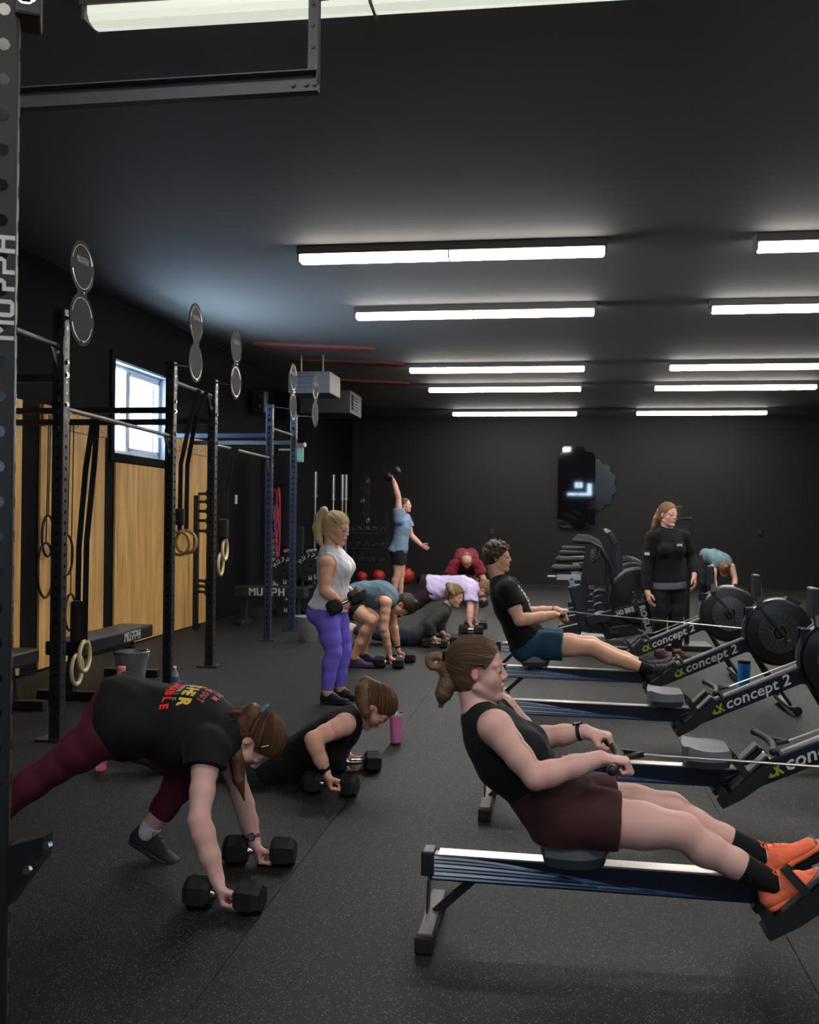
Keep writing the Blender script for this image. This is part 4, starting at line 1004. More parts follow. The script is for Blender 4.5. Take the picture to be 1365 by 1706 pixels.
plate('large lettered bumper plate on the upper peg of the plate tree', (px_-.12, 14.6, .66), (0, 1, 0), .225)
plate('bumper plate half hidden behind the last blue post', (px_+.22, 14.75, .72), (0, 1, 0), .225)
plate('lettered bumper plate on the lower peg of the plate tree', (px_-.12, 14.66, .25), (0, 1, 0), .225, word=True)
plate('bumper plate low on the right of the plate tree', (px_+.24, 14.8, .24), (0, 1, 0), .225, word=False)
# second lettered bench by the far wall
t = thing('flat_bench', 'far black bench with large white lettering between the black and blue posts', 'bench', (-3.75, 13.4, 0))
q0 = atY(414, 986, 13.2)
MB().box((q0[0]+.28, 13.35, q0[2]), (.95, .3, .14), bev=.012).build('pad', K['plas'], t)
stencil('MURPH', (q0[0]+.01, 13.195, q0[2]-.045), (1, 0, 0), (0, 0, 1), .10, K['ink'], t, .003, sx=1.25)
for dx in (-.1, .62):
    MB().box((q0[0]+dx, 13.35, q0[2]/2-.04), (.07, .1, q0[2]-.08)).build('leg', K['black'], t)
    MB().box((q0[0]+dx, 13.35, .035), (.09, .5, .07), bev=.01).build('foot', K['black'], t)
# small parts tower left of it
t = thing('cable_handle_rack', 'black upright with handles and cable grips beside the third post', 'rack', (-4.45, 12.6, 0))
MB().box((-4.55, 12.6, .85), (.06, .06, 1.7)).build('post', K['black'], t)
for i, z in enumerate((1.72, 1.62, 1.5, 1.38, 1.25, .62, .55, .48)):
    MB().cyl((-4.52, 12.6, z), (-4.32, 12.45, z), .02).build('peg', K['black'], t)
    b = MB(); b.lathe([(.045, 0), (.05, .02), (.03, .04), (0, .04)], (-4.33, 12.45, z), (0, -1, 0), 14); b.build('grip_knob', K['plas'], t)
# foam rollers and bands on a wall shelf behind the first blue post
q = atY(456, 905, 15.2)
sh = thing('wall_storage', 'dark wall storage strip with hooks behind the blue posts', 'shelf', (q[0], 15.3, .6))
MB().box((q[0], 15.36, 1.45), (.5, .05, 1.9)).build('back_panel', mat('storage_panel', (18, 18, 21), .5), sh)
for z in (1.95, 1.02): MB().box((q[0], 15.27, z), (.34, .12, .02)).build('hook_rail', K['black'], sh)
cols = [(210, 120, 120, 'salmon'), (150, 190, 165, 'pale green'), (150, 155, 190, 'grey lilac'), (130, 165, 140, 'sage green'), (150, 200, 165, 'mint green')]
for i, (r_, g_, b_, nm) in enumerate(cols):
    qq = atY(455, 891+i*10.5, 15.2)
    o = MB().cyl((qq[0]-.07, 15.18, qq[2]), (qq[0]+.07, 15.18, qq[2]), .042, n=16).build('yoga_block_roll', mat('roll_'+nm.replace(' ', '_'), (r_, g_, b_), .6), smooth='auto')
    tag(o, '%s rolled mat in the small stack behind the first blue post' % nm, 'mat', 'rolled mats stacked behind the blue post')
for i, (dx, zt, zb, c, nm) in enumerate(((.03, 1.88, .78, (190, 40, 80), 'long crimson'), (-.03, 1.86, 1.55, (120, 30, 40), 'short dark red'), (.0, 1.62, 1.36, (190, 110, 110), 'dusty pink'), (.01, 1.42, 1.2, (150, 90, 150), 'violet'))):
    qq = atY(460, 860, 15.1)
    P = [(qq[0]+dx+.03*math.cos(a), 15.1, (zt+zb)/2+(zt-zb)/2*math.sin(a)) for a in np.linspace(0, 2*math.pi, 20, endpoint=False)]
    tag(MB().tube(P, .014, 6, True).build('resistance_band', mat('band_'+nm.replace(' ', '_'), c, .5), smooth=True), '%s resistance band hanging behind the first blue post' % nm, 'band', 'coloured resistance bands')
# vertical barbells
def barbell(lab, px, ytop, ysl, Y):
    q = atY(px, ytop, Y); s2 = atY(px, ysl, Y)
    t = thing('barbell', lab, 'barbell', (q[0], Y, 0), group='barbells stored upright')
    MB().cyl((q[0], Y, .35), (q[0], Y, s2[2]), .015, n=10).build('shaft', K['steel'], t)
    MB().cyl((q[0], Y, s2[2]), (q[0], Y, q[2]), .026, n=14).build('sleeve', K['steel'], t)
    MB().cyl((q[0], Y, s2[2]-.02), (q[0], Y, s2[2]+.01), .04, n=14).build('collar', K['steel'], t)
    MB().cyl((q[0], Y, .05), (q[0], Y, .38), .026, n=14).build('sleeve', K['steel'], t)
barbell('single upright barbell left of the standing woman', 526, 786, 826, 16.5)
barbell('left upright barbell of three above the woman\'s head', 556, 791, 831, 16.2)
barbell('middle upright barbell of three above the woman\'s head', 571, 791, 831, 16.2)
barbell('right upright barbell of three above the woman\'s head', 577, 791, 831, 16.3)
q = atY(566, 1000, 16.3)
t = thing('barbell_stand', 'low black stand holding the upright barbells', 'rack', (q[0], 16.3, 0))
for i in range(4): MB().lathe([(.03, 0), (.045, 0), (.045, .32), (.03, .32)], (atY((526, 556, 571, 577)[i], 900, 16.3)[0], (16.5, 16.2, 16.2, 16.3)[i], 0), n=14, close=True).build('holder_tube', K['black'], t)
MB().box((q[0]-.1, 16.4, .02), (.75, .3, .04)).build('base', K['black'], t)
# dumbbell / kettlebell racks in the far corner, left of the overhead lifter
def store_rack(lab, x0, x1, y, zs, hh):
    t = thing('storage_rack', lab, 'rack', ((x0+x1)/2, y, 0))
    for xx in (x0, x1):
        MB().box((xx, y, hh/2), (.06, .06, hh)).build('upright', K['black'], t)
        MB().box((xx, y-.05, .03), (.07, .5, .06)).build('foot', K['black'], t)
    for z in zs: MB().box(((x0+x1)/2, y-.08, z), (x1-x0, .28, .03)).build('shelf', K['black'], t)
    return t
q = atY(608, 960, 20.0); x0 = atY(578, 960, 20.0)[0]; x1 = atY(645, 960, 20.0)[0]
zs = (.55, .85, 1.15)
store_rack('tall black storage rack of small weights in the far left corner', x0, x1, 20.0, zs, 1.55)
k = 0
for z in zs:
    n_ = 5 if z > .6 else 4
    for i in range(n_):
        xx = x0+.09+(x1-x0-.18)*i/(n_-1)
        dumbbell('hex dumbbell end-on, %s from the left on the %s shelf of the far corner rack' % (('first', 'second', 'third', 'fourth', 'fifth')[i], {.55: 'lowest', .85: 'middle', 1.15: 'top'}[z]), (xx, 19.92, z+.072), (0, 1, 0), .24, .05, .056, grp='dumbbells on the %s shelf of the far corner rack' % {.55: 'lowest', .85: 'middle', 1.15: 'top'}[z])
q = atY(590, 830, 19.0)
t = thing('peg_board', 'black peg strip with clips on the wall above the storage rack', 'rack', (q[0], 20.2, 1.0))
MB().box((q[0], 20.25, 1.75), (.12, .06, 1.1)).build('strip', K['black'], t)
for i in range(8):
    p_ = (q[0]+(-.05 if i % 2 else .06), 20.2, 2.2-.13*i)
    b = MB(); b.cyl((p_[0], 20.22, p_[2]), (p_[0], 20.1, p_[2]), .012, n=8); b.torus((p_[0], 20.12, p_[2]-.03), (0, 1, 0), .03, .008, 14, 5); b.build('barbell_clip', K['steel'] if i % 3 == 0 else K['black'], t)
# medicine balls in front of the back wall
def medball(lab, px, py, R, m, Y=22.6):
    q = atY(px, py, Y)
    t = thing('medicine_ball', lab, 'ball', (q[0], Y, 0), group='medicine balls along the back wall')
    MB().ball((q[0], Y, R), R, 24, 16).build('shell', m, t, smooth=True)
    MB().torus((q[0], Y, R), (0, 0, 1), R*.995, .006, 32, 5).build('seam', K['black'], t, smooth=True)
medball('small red ball farthest left by the back wall', 603, 960, .13, K['red'])
medball('red ball between the corner rack and the overhead lifter', 630, 960, .155, K['red'])
medball('largest bright red ball just behind the overhead lifter', 677, 960, .18, K['red'])
for i, (px, lab) in enumerate(((703, 'black ball right of the bright red one'), (720, 'second black ball right of the bright red one'), (737, 'third black ball, beside the crouching man'))):
    medball(lab, px, 962, .125, K['rubber'])
# ------------------------------------------------------------------ rowing machines
def fade_mat(nm, c0, c1, c2, xe):
    m = mat(nm, c0, .35); N = m.node_tree.nodes; L = m.node_tree.links; tc = N.new('ShaderNodeTexCoord'); sx = N.new('ShaderNodeSeparateXYZ'); L.new(tc.outputs['Object'], sx.inputs[0])
    mr = N.new('ShaderNodeMapRange'); mr.inputs['From Max'].default_value = xe; L.new(sx.outputs['X'], mr.inputs['Value'])
    r = N.new('ShaderNodeValToRGB'); r.color_ramp.elements[0].color = (*lin(c0), 1); r.color_ramp.elements[1].color = (*lin(c2), 1)
    e = r.color_ramp.elements.new(.5); e.color = (*lin(c1), 1); L.new(mr.outputs[0], r.inputs['Fac']); L.new(r.outputs['Color'], N['Principled BSDF'].inputs['Base Color']); return m
st1 = fade_mat('stripe_silver', (228, 234, 242), (130, 160, 200), (30, 50, 90), 1.0); st2 = fade_mat('stripe_blue', (170, 190, 215), (84, 118, 168), (26, 42, 78), 1.1)
navy = K['navy']
def rower(X0, Y, seatx, lab, handle=None, grp='rowing machines'):
    t = thing('rowing_machine', lab, 'rowing machine', (X0, Y, 0), group=grp)
    L = lambda x, y, z: V(X0+x, Y+y, z)
    rz = lambda x: .272-.013*x         # top of the rail
    # rail
    A, B = L(.012, 0, rz(0)-.050), L(1.27, 0, rz(1.27)-.050)
    r = MB().bar(A, B, .055, .088, bev=.004).build('rail', navy, t)
    MB().bar(A+V(.03, 0, .0465), B+V(0, 0, .0465), .070, .006).build('rail_top', K['rail'], r)
    MB().box(L(.005, 0, rz(0)-.035), (.045, .085, .085), bev=.008).build('end_cap', K['plas'], r)
    # swooping stripes on both sides of the rail
    for side in (-1, 1):
        for mi, mm in enumerate((st1, st2)):
            b = MB()
            for k in range(6):
                if k % 2 != mi: continue
                z0 = .084-.0138*k; xe = .62+.11*k+.05*(k % 2); P1 = []; P2 = []
                for j in range(15):
                    u = j/14; x = .02+u*(xe-.02); drop = (z0-.010)*(u**2.3)
                    zc = z0-drop-.0925+.0; wdt = (.0112 if k % 2 == 0 else .0080)*(1-u*.82)
                    P1.append((x, rz(x)-.002+zc+wdt/2-.003)); P2.append((x, rz(x)-.002+zc-wdt/2-.003))
                for j in range(14):
                    q = [P1[j], P1[j+1], P2[j+1], P2[j]]; yy = side*.0283
                    b.add([L(a, yy, z) for a, z in q], [(0, 1, 2, 3)])
            o = b.build('decal_stripes', mm, r); o['kind'] = 'stuff'
    # rear leg
    MB().bar(L(.008, -.02, rz(0)-.09), L(.004, -.02, .05), .006, .03, up=(0, 1, 0)).build('rear_strut', K['black'], t)
    MB().bar(L(.008, .02, rz(0)-.09), L(.004, .02, .05), .006, .03, up=(0, 1, 0)).build('rear_strut', K['black'], t)
    MB().bar(L(.16, 0, rz(.1)-.09), L(.03, 0, .06), .03, .012, up=(0, 1, 0)).build('rear_brace', K['black'], t)
    MB().bar(L(.018, -.21, .04), L(.018, .21, .04), .052, .05, bev=.006).build('rear_foot_bar', mat('foot_bar_grey', (78, 76, 72), .5), t)
    for s_ in (-1, 1): MB().bar(L(.018, s_*.15, .03), L(.018, s_*.225, .03), .062, .058, bev=.008).build('rubber_foot', K['rubber'], t)
    # seat with carriage
    sx = seatx; z = rz(sx)
    st = thing_part = bpy.data.objects.new('seat', None)
    bpy.data.objects.remove(st)
    b = MB(); nx, ny = 15, 13; P = []; Fc = []
    for i in range(nx):
        for j in range(ny):
            u, v = i/(nx-1)*2-1, j/(ny-1)*2-1
            rx = .112; ry = .155
            k_ = (1-.10*u*u)*(1-.06*v*v)
            x_, y_ = u*rx*(1-.13*v*v), v*ry*(1-.16*u*u if u < 0 else 1-.30*u*u)
            zz = .080+.018*abs(v)**2.0+.016*max(0, -u)**2-.012*(1-min(1, abs(v)*2.2))*(u > -.3)
            P.append(L(sx+x_, y_, z+zz))
    for i in range(nx-1):
        for j in range(ny-1): Fc.append((i*ny+j, (i+1)*ny+j, (i+1)*ny+j+1, i*ny+j+1))
    n0 = len(P); P2 = [p-V(0, 0, .042) for p in P]
    rim = [i*ny for i in range(nx)]+[(nx-1)*ny+j for j in range(1, ny)]+[i*ny+ny-1 for i in range(nx-2, -1, -1)]+[j for j in range(ny-2, 0, -1)]
    P += [V(P[i][0], P[i][1], z+.045) for i in rim]; m_ = len(rim)
    for a in range(m_): Fc.append((rim[a], rim[(a+1) % m_], n0+(a+1) % m_, n0+a))
    Fc.append([n0+a for a in range(m_)]); b.add(P, Fc)
    so = b.build('seat', K['seat'], t, smooth='auto')
    P = [V(p) for p in P[n0:]]; c0 = np.mean(P, 0)
    b = MB(); top = [c0+(p-c0)*1.03+V(0, 0, .004) for p in P]; bot = [c0+(p-c0)*.94-V(0, 0, .030) for p in P]; b.add(top+bot, [(a, (a+1) % m_, m_+(a+1) % m_, m_+a) for a in range(m_)]+[[a for a in range(m_)], [m_+a for a in range(m_)][::-1]])
    b.build('seat_base', K['seatd'], so, smooth='auto')
    MB().box(L(sx, 0, z+.005), (.11, .10, .03), bev=.005).build('carriage', K['plas'], so)
    for dx in (-.04, .04):
        for s_ in (-1, 1): MB().cyl(L(sx+dx, s_*.030, z-.012), L(sx+dx, s_*.046, z-.012), .016).build('roller', K['plas'], so)
    # main beam, rising to the flywheel
    b0, b1 = L(1.16, 0, .165), L(1.98, 0, .535); d = unit(b1-b0); n = V(-d[2], 0, d[0])
    be = MB().bar(b0, b1, .075, .100, up=(0, 0, 1), bev=.005).build('main_beam', K['navy'], t)
    MB().bar(b0+d*.16+n*.052, b1-d*.05+n*.052, .062, .006).build('beam_top', K['grey'], be)
    MB().bar(b0+d*.22+n*.062, b1-d*.10+n*.060, .010, .006).build('bungee_cord', K['ink'], be)
    MB().cyl(b0+d*.22+n*.068-V(0, .02, 0), b0+d*.22+n*.068+V(0, .02, 0), .018).build('pulley', K['chrome'], be)
    o_ = b0+d*.275-n*.024+V(0, -.0385, 0)
    text('concept 2', .092, o_, d, n, K['ink'], be, shear=.25, width=.42, bold=.0012)
    lo = b0+d*.182-n*.030+V(0, -.038, 0)
    R_ = .028; b = MB(); 
    pts = [(R_+R_*math.cos(a), R_+R_*math.sin(a)) for a in np.linspace(.6, 2*math.pi-.6, 18)]+[(R_+R_*.42*math.cos(a)+.008, R_+R_*.55*math.sin(a)) for a in np.linspace(2*math.pi-.6, .6, 18)]
    b.prism(pts, lo, d, n, .002)
    b.prism([(.046, .0), (.056, .0), (.062, .026), (.082, .050), (.074, .056), (.056, .036), (.050, .056), (.040, .052), (.050, .028)], lo, d, n, .0021)
    b.prism([(.058, .024), (.074, .0), (.084, .004), (.068, .030)], lo, d, n, .0022)
    b.build('logo', K['lime'], be)
    # handle hook
    hk = b0+d*.28+n*.055
    for s_ in (-1, 1): MB().bar(hk+V(0, s_*.03, 0), hk+V(-.035, s_*.075, .05), .02, .018).build('handle_hook', K['grey'], be)
    # foot stretcher: board, heel cups and straps on both sides
    for s_ in (-1, 1):
        yy = s_*.115; f0 = L(1.10, yy, .115); f1 = L(1.33, yy, .345); fd = unit(f1-f0); fn = V(-fd[2], 0, fd[0])
        fb = MB().prism([(0, 0), (0, -.022), (.10, -.05), (.22, -.065), (.32, -.03), (.32, 0), (.05, .012)], f0+V(0, .055, 0), fd, fn, .11).build('foot_board', K['plas'], t)
        MB().bar(f0+fd*.09+fn*.014, f1-fd*.01+fn*.014, .08, .014, bev=.004).build('foot_flex', mat('foot_flex_grey', (66, 67, 70), .5), fb)
        b = MB(); b.prism([(0, 0), (0, .05), (.03, .055), (.035, .012), (.10, .012), (.10, 0)], f0+fd*.03+V(0, .05, 0), fd, fn, .10); b.build('heel_cup', K['plas'], fb)
        P = [f0+fd*.19+fn*(.012+.085*math.sin(a))+V(0, .062*math.cos(a), 0) for a in np.linspace(0, math.pi, 12)]
        MB().tube(P, 0, flat=(.004, .030), up=fd).build('foot_strap', K['strap'], fb)
    # front uprights, flywheel
    fc = L(2.10, 0, .59)
    b = MB(); 
    for s_ in (-1, 1): b.box(L(1.90, s_*.045, .60), (.085, .012, .34), bev=.003)
    fp = b.build('flywheel_bracket', K['navy'], t)
    for zz in (.48, .6, .72): bolt(X0+1.90, Y-.052, zz, (0, -1, 0), fp, .008)
    fw = MB().lathe([(.235, -.085), (.252, -.07), (.257, -.03), (.257, .03), (.252, .07), (.235, .085), (.16, .092), (.05, .098), (.05, .09), (.155, .084), (.155, -.084), (.05, -.09), (.05, -.098), (.16, -.092)], fc, (0, 1, 0), 48, True).build('flywheel_housing', mat('flywheel_black', (20, 21, 25), .3, spec=.6), t, smooth='auto')
    b = MB()
    for rr_ in np.linspace(.055, .15, 9): b.torus(fc+V(0, -.101+.04*(rr_-.05), 0), (0, 1, 0), rr_, .0024, 40, 4)
    for k in range(20):
        a = 2*math.pi*k/20; e = V(math.cos(a), 0, math.sin(a)); b.bar(fc+e*.05+V(0, -.101, 0), fc+e*.155+V(0, -.096, 0), .003, .003, up=(0, 1, 0))
    o = b.build('fan_grille', mat('grille_grey', (92, 94, 100), .4), fw); o['kind'] = 'stuff'
    MB().lathe([(.0, -.104), (.035, -.104), (.045, -.095), (.045, -.085)], fc, (0, 1, 0), 20).build('hub_cap', K['plas'], fw)
    MB().torus(fc+V(0, 0, 0), (0, 1, 0), .256, .008, 48, 6).build('rim_band', K['grey'], fw, smooth=True)
    MB().bar(fc+V(.06, 0, .262), fc+V(.16, 0, .22), .12, .02).build('carry_grip', K['plas'], fw)
    # monitor arm from the hub forward and up
    p0, p1 = L(2.16, -.115, .54), L(1.955, -.10, .78)
    ma = MB().bar(p0, p1, .018, .034, up=(0, 1, 0)).build('monitor_arm', K['black'], t)
    MB().bar(L(2.16, -.115, .54), L(2.12, -.05, .50), .02, .03).build('arm_mount', K['black'], ma)
    bolt(p1[0], p1[1]-.01, p1[2], (0, -1, 0), ma, .014); bolt(p0[0], p0[1]-.01, p0[2], (0, -1, 0), ma, .014)
    MB().bar(p1, L(1.955, 0, .96), .05, .045, up=(1, 0, 0)).build('monitor_post', K['black'], ma)
    mo = MB().box(L(1.94, 0, .93), (.045, .17, .19), bev=.012).build('monitor', K['plas'], ma)
    # front legs
    for s_ in (-1, 1):
        MB().bar(L(1.90, s_*.03, .46), L(2.16, s_*.24, .06), .02, .02).build('front_leg', K['black'], t)
    MB().bar(L(2.16, -.29, .05), L(2.16, .29, .05), .05, .03, bev=.005).build('front_foot_bar', K['black'], t)
    for s_ in (-1, 1):
        MB().lathe([(.0, -.014), (.03, -.014), (.035, -.008), (.035, .008), (.03, .014), (0, .014)], L(2.19, s_*.29, .036), (0, 1, 0), 20).build('wheel', K['rubber'], t, smooth='auto')
    # handle and chain
    if handle is None: hc = hk+V(-.035, 0, .055)
    else: hc = V(handle)
    P = [hc+V(-.035*(abs(y_)/.23)**1.5, y_, 0) for y_ in np.linspace(-.23, .23, 13)]
    ha = MB().tube(P, [.0155]*13, 12).build('handle', K['rubber'], t, smooth='auto')
    MB().ball(P[0], .019, 12, 8).build('handle_end', K['plas'], ha, smooth=True); MB().ball(P[-1], .019, 12, 8).build('handle_end', K['plas'], ha, smooth=True)
    b = MB(); b.tube([hc+V(.012, -.045, .0), hc+V(.075, 0, .004), hc+V(.012, .045, 0)], .012, 8); b.build('handle_yoke', K['plas'], ha, smooth=True)
    port = L(1.93, 0, .60)
    MB().cyl(hc+V(.075, 0, .004), port, .0048, n=8).build('chain', K['steel'], ha)
    return t
R1 = rower(-.44, 3.57, atY(957, 1412, 3.57)[0]+.44, 'nearest rowing machine, under the woman in maroon shorts', handle=(atY(1032, 1257, 3.57)[0], 3.57, atY(1032, 1257, 3.57)[2]))
R2 = rower(-.35, 5.10, 1.06, 'empty rowing machine directly behind the nearest one, handle parked')
R3 = rower(-.37, 6.70, 1.05, 'empty rowing machine third from the camera, pale seat slid forward')
h4 = atY(944, 1021, 8.25)
R4 = rower(-.43, 8.25, .26, 'rowing machine under the man in the black tee shirt', handle=h4)
R5 = rower(-.55, 9.80, .88, 'farthest empty rowing machine, behind the rowing man')
# ------------------------------------------------------------------ fan bikes
bnavy = mat('bike_frame', (22, 26, 36), .35)
def fan_bike(X0, Y, lab, tx=True, sz=.95, k=1.0):
    t = thing('fan_bike', lab, 'exercise bike', (X0, Y, 0), group='exercise bikes')
    L = lambda x, y, z: V(X0+x*k, Y+y, z)
    for x in (.0, 1.12):
        f = MB().bar(L(x, -.27, .04), L(x, .27, .04), .07, .05, bev=.006).build('foot_bar', K['black'], t)
        for s_ in (-1, 1): MB().box(L(x, s_*.27, .03), (.085, .05, .06), bev=.01).build('rubber_foot', K['rubber'], f)
    be = MB().bar(L(0, 0, .10), L(1.1, 0, .30), .09, .12, bev=.01).build('main_beam', bnavy, t)
    be2 = MB().bar(L(.05, 0, .2), L(.95, 0, .44), .08, .10, bev=.01).build('upper_beam', bnavy, t)
    if tx:
        d = unit(V(.66, 0, .20)); sr = MB().bar(L(.34, -.125, .34), L(1.02, -.125, .545), .022, .10, bev=.004).build('side_rail', bnavy, t)
        text('ECHO BIKE', .072, L(.60, -.1375, .392), d, V(-d[2], 0, d[0]), K['ink'], sr, width=.25, bold=.003)
        ff = MB().bar(L(.90, -.15, .56), L(1.03, -.15, .10), .02, .11, up=(1, 0, 0)).build('front_fork', bnavy, t)
        dd = unit(V(.13, 0, -.46)); text('ROGUE', .085, L(.885, -.1615, .52), dd, V(.46, 0, .13), K['ink'], ff, width=.30, bold=.003)
    else: MB().bar(L(1.0, -.07, .62), L(1.12, -.10, .12), .02, .10, up=(1, 0, 0)).build('front_fork', bnavy, t)
    sp = MB().bar(L(.34, 0, .2), L(.20, 0, .72), .10, .14, up=(1, 0, 0), bev=.02).build('seat_tube', bnavy, t)
    MB().bar(L(.235, 0, .58), L(.16, 0, sz-.14), .05, .055, up=(1, 0, 0)).build('seat_post', K['steel'], sp)
    MB().box(L(.14, 0, sz-.125), (.26, .05, .055)).build('slider_plate', mat('slider_silver', (180, 184, 196), .4, .5), sp)
    MB().cyl(L(.0, 0, sz-.12), L(-.09, 0, sz-.12), .012).build('slider_knob', K['steel'], sp)
    S_ = Sdf(.009, .02); S_.seg(L(.02, 0, sz-.03), L(.27, 0, sz-.025), (.105, .045), (.032, .030), lat=V(0, 1, 0)); S_.seg(L(-.01, -.05, sz-.03), L(-.01, .05, sz-.03), .04)
    mk('saddle', S_.mesh(), K['rubber'], t)
    MB().bar(L(.12, 0, sz-.10), L(.12, 0, sz-.05), .04, .03).build('saddle_clamp', K['steel'], t)
    fc = L(.88, 0, .62); r = .31
    fw = MB().lathe([(r-.02, -.09), (r, -.07), (r, .07), (r-.02, .09), (.09, .10), (.09, .09), (r-.05, .08), (r-.05, -.08), (.09, -.09), (.09, -.10)], fc, (0, 1, 0), 40, True).build('fan_housing', mat('fan_black', (17, 18, 21), .4), t, smooth='auto')
    b = MB()
    for rr_ in np.linspace(.08, r-.03, 11): b.torus(fc+V(0, -.104, 0), (0, 1, 0), rr_, .003, 36, 4)
    for q in range(12):
        a = 2*math.pi*q/12; e = V(math.cos(a), 0, math.sin(a)); b.bar(fc+e*.07+V(0, -.105, 0), fc+e*(r-.02)+V(0, -.102, 0), .006, .004, up=(0, 1, 0))
    o = b.build('fan_cage', K['plas'], fw); o['kind'] = 'stuff'
    b = MB()
    for q in range(8):
        a = 2*math.pi*q/8+.2; e = V(math.cos(a), 0, math.sin(a)); b.bar(fc+e*.05, fc+e*(r-.06), .09, .004, up=V(-e[2], 0, e[0]))
    b.build('fan_blade', K['grey'], fw)['kind'] = 'stuff'
    m_ = MB().bar(L(.72, 0, .50), L(.66, 0, 1.16), .07, .08, up=(1, 0, 0), bev=.01).build('mast', bnavy, t)
    MB().box(L(.60, 0, 1.24), (.06, .24, .17), Matrix.Rotation(-.5, 3, 'Y') and np.array(Matrix.Rotation(-.5, 3, 'Y')), bev=.015).build('console', K['plas'], m_)
    for s_ in (-1, 1):
        P = [L(.60, s_*.17, .34), L(.62, s_*.20, .60), L(.58, s_*.22, .95), L(.47, s_*.24, 1.14), L(.36, s_*.25, 1.20), L(.20, s_*.25, 1.21)]
        a = MB().tube(P, [.022, .022, .020, .019, .018, .018], 10).build('swing_arm', K['black'], t, smooth='auto')
        MB().tube([P[-2]+(P[-1]-P[-2])*.1, P[-1]+V(-.02, 0, 0)], .024, 10).build('hand_grip', K['rubber'], a, smooth='auto')
        MB().tube([P[3], P[3]+V(-.02, s_*.02, -.10), P[3]+V(-.09, s_*.02, -.16)], .015, 8).build('lower_grip', K['rubber'], a, smooth='auto')
        cr = MB().bar(L(.50, s_*.09, .33), L(.50+s_*-.12, s_*.10, .33+s_*.10), .02, .03, up=(0, 1, 0)).build('crank', K['black'], t)
        MB().box(L(.50+s_*-.12, s_*.15, .33+s_*.10), (.10, .09, .025), bev=.006).build('pedal', K['plas'], cr)
        MB().bar(L(.50, s_*.12, .33), L(.60, s_*.17, .36), .02, .02).build('push_rod', K['black'], t)
    MB().lathe([(.02, -.065), (.11, -.06), (.115, -.04), (.115, .04), (.11, .06), (.02, .065)], L(.50, 0, .33), (0, 1, 0), 28, True).build('drive_cover', bnavy, t, smooth='auto')
    return t
fan_bike(-.02, 11.45, 'nearest exercise bike with white lettering on its beam, left of the instructor', True, .93)
fan_bike(.02, 12.7, 'second exercise bike, its saddle just above the nearest one\'s', False, .98)
fan_bike(.06, 13.9, 'third exercise bike in the row', False, 1.02)
fan_bike(.10, 15.1, 'farthest exercise bike with its arms against the back wall', False, 1.05)
# ski / row machine console stand behind the instructor
q = atY(1150, 870, 11.9)
t = thing('console_stand', 'black machine console on a bent arm rising behind the instructor', 'machine', (q[0], 11.9, 0))
P = [V(q[0]-.02, 11.95, .05), V(q[0]-.02, 11.95, 1.1), V(q[0]+.03, 11.95, 1.40), V(q[0]+.02, 11.95, 1.46), V(q[0]-.18, 11.9, 1.46)]
MB().tube(P, [.03, .03, .02, .018, .018], 10).build('arm', K['black'], t, smooth='auto')
MB().box((q[0]-.13, 11.88, 1.52), (.07, .05, .16), bev=.01).build('console', K['plas'], t)
MB().box((q[0]-.02, 11.95, .03), (.5, .5, .06), bev=.01).build('base', K['black'], t)
q = atY(1240, 1105, 8.85)
t = thing('blue_bottle', 'blue drinking bottle on the floor behind the occupied rowing machine', 'bottle', (q[0], 8.85, 0))
MB().lathe([(.04, 0), (.046, .02), (.052, .24), (.048, .26)], (q[0], 8.85, 0), n=24).build('body', K['bluep'], t, smooth='auto')
MB().lathe([(.05, .26), (.05, .285), (.02, .30), (0, .30)], (q[0], 8.85, 0), n=24).build('lid', K['plas'], t, smooth='auto')
def top_garment(B, parent, nm, rgb, inf=.008, sleeve=0.0, hem=.02, neck_r=.062, arm_r=.072, flare=.012, wr=.0012, fr=20, name='top', neck_fwd=.03, scoop=.05, armcut=.0, loose=0.0, sl_inf=None, material=None):
    J = B.J; c = B.sc; S_ = Sdf(B.h, .02); up = unit(B.torso()[3][0]-J['pel'])
    cut = [(J['pel']+up*hem*c, -up)]
    B.add_torso(S_, inf+loose, cut=cut, i0=0, seat=hem < .03)
    if sleeve:
        for sd in 'lr':
            sh = J['sh'+sd]; S_.ball(sh, (.055 if B.fem else .064)*c*(.6+.4*B.g)+inf, k=.03)
            B.add_limb(S_, sd, 'arm', 0, sleeve, inf=(sl_inf if sl_inf is not None else inf+.004), flare=flare, k=.02)
    else:
        for sd in 'lr':
            sh = J['sh'+sd]; o = unit(sh-J['neck'])
            S_.seg(sh+o*.005*c, sh+o*.005*c-unit(J['neck']-J['che'])*.065*c, arm_r*c, (arm_r-.012)*c, k=.006, op=-1)
            S_.ball(sh+o*.05*c, .08*c, k=.004, op=-1)
    u2 = unit(J['neck']-J['che'])
    S_.ball(J['neck']+u2*(.062)*c+B.fc*neck_fwd*.5, neck_r*c*1.05, k=.006, op=-1)
    if scoop: S_.ball(J['neck']+B.fc*(.07+neck_fwd)*c+u2*.02*c, scoop*c, k=.006, op=-1)
    return mk(name, S_.mesh(wrinkle(wr, fr+14)), material or cloth(nm, rgb), parent)
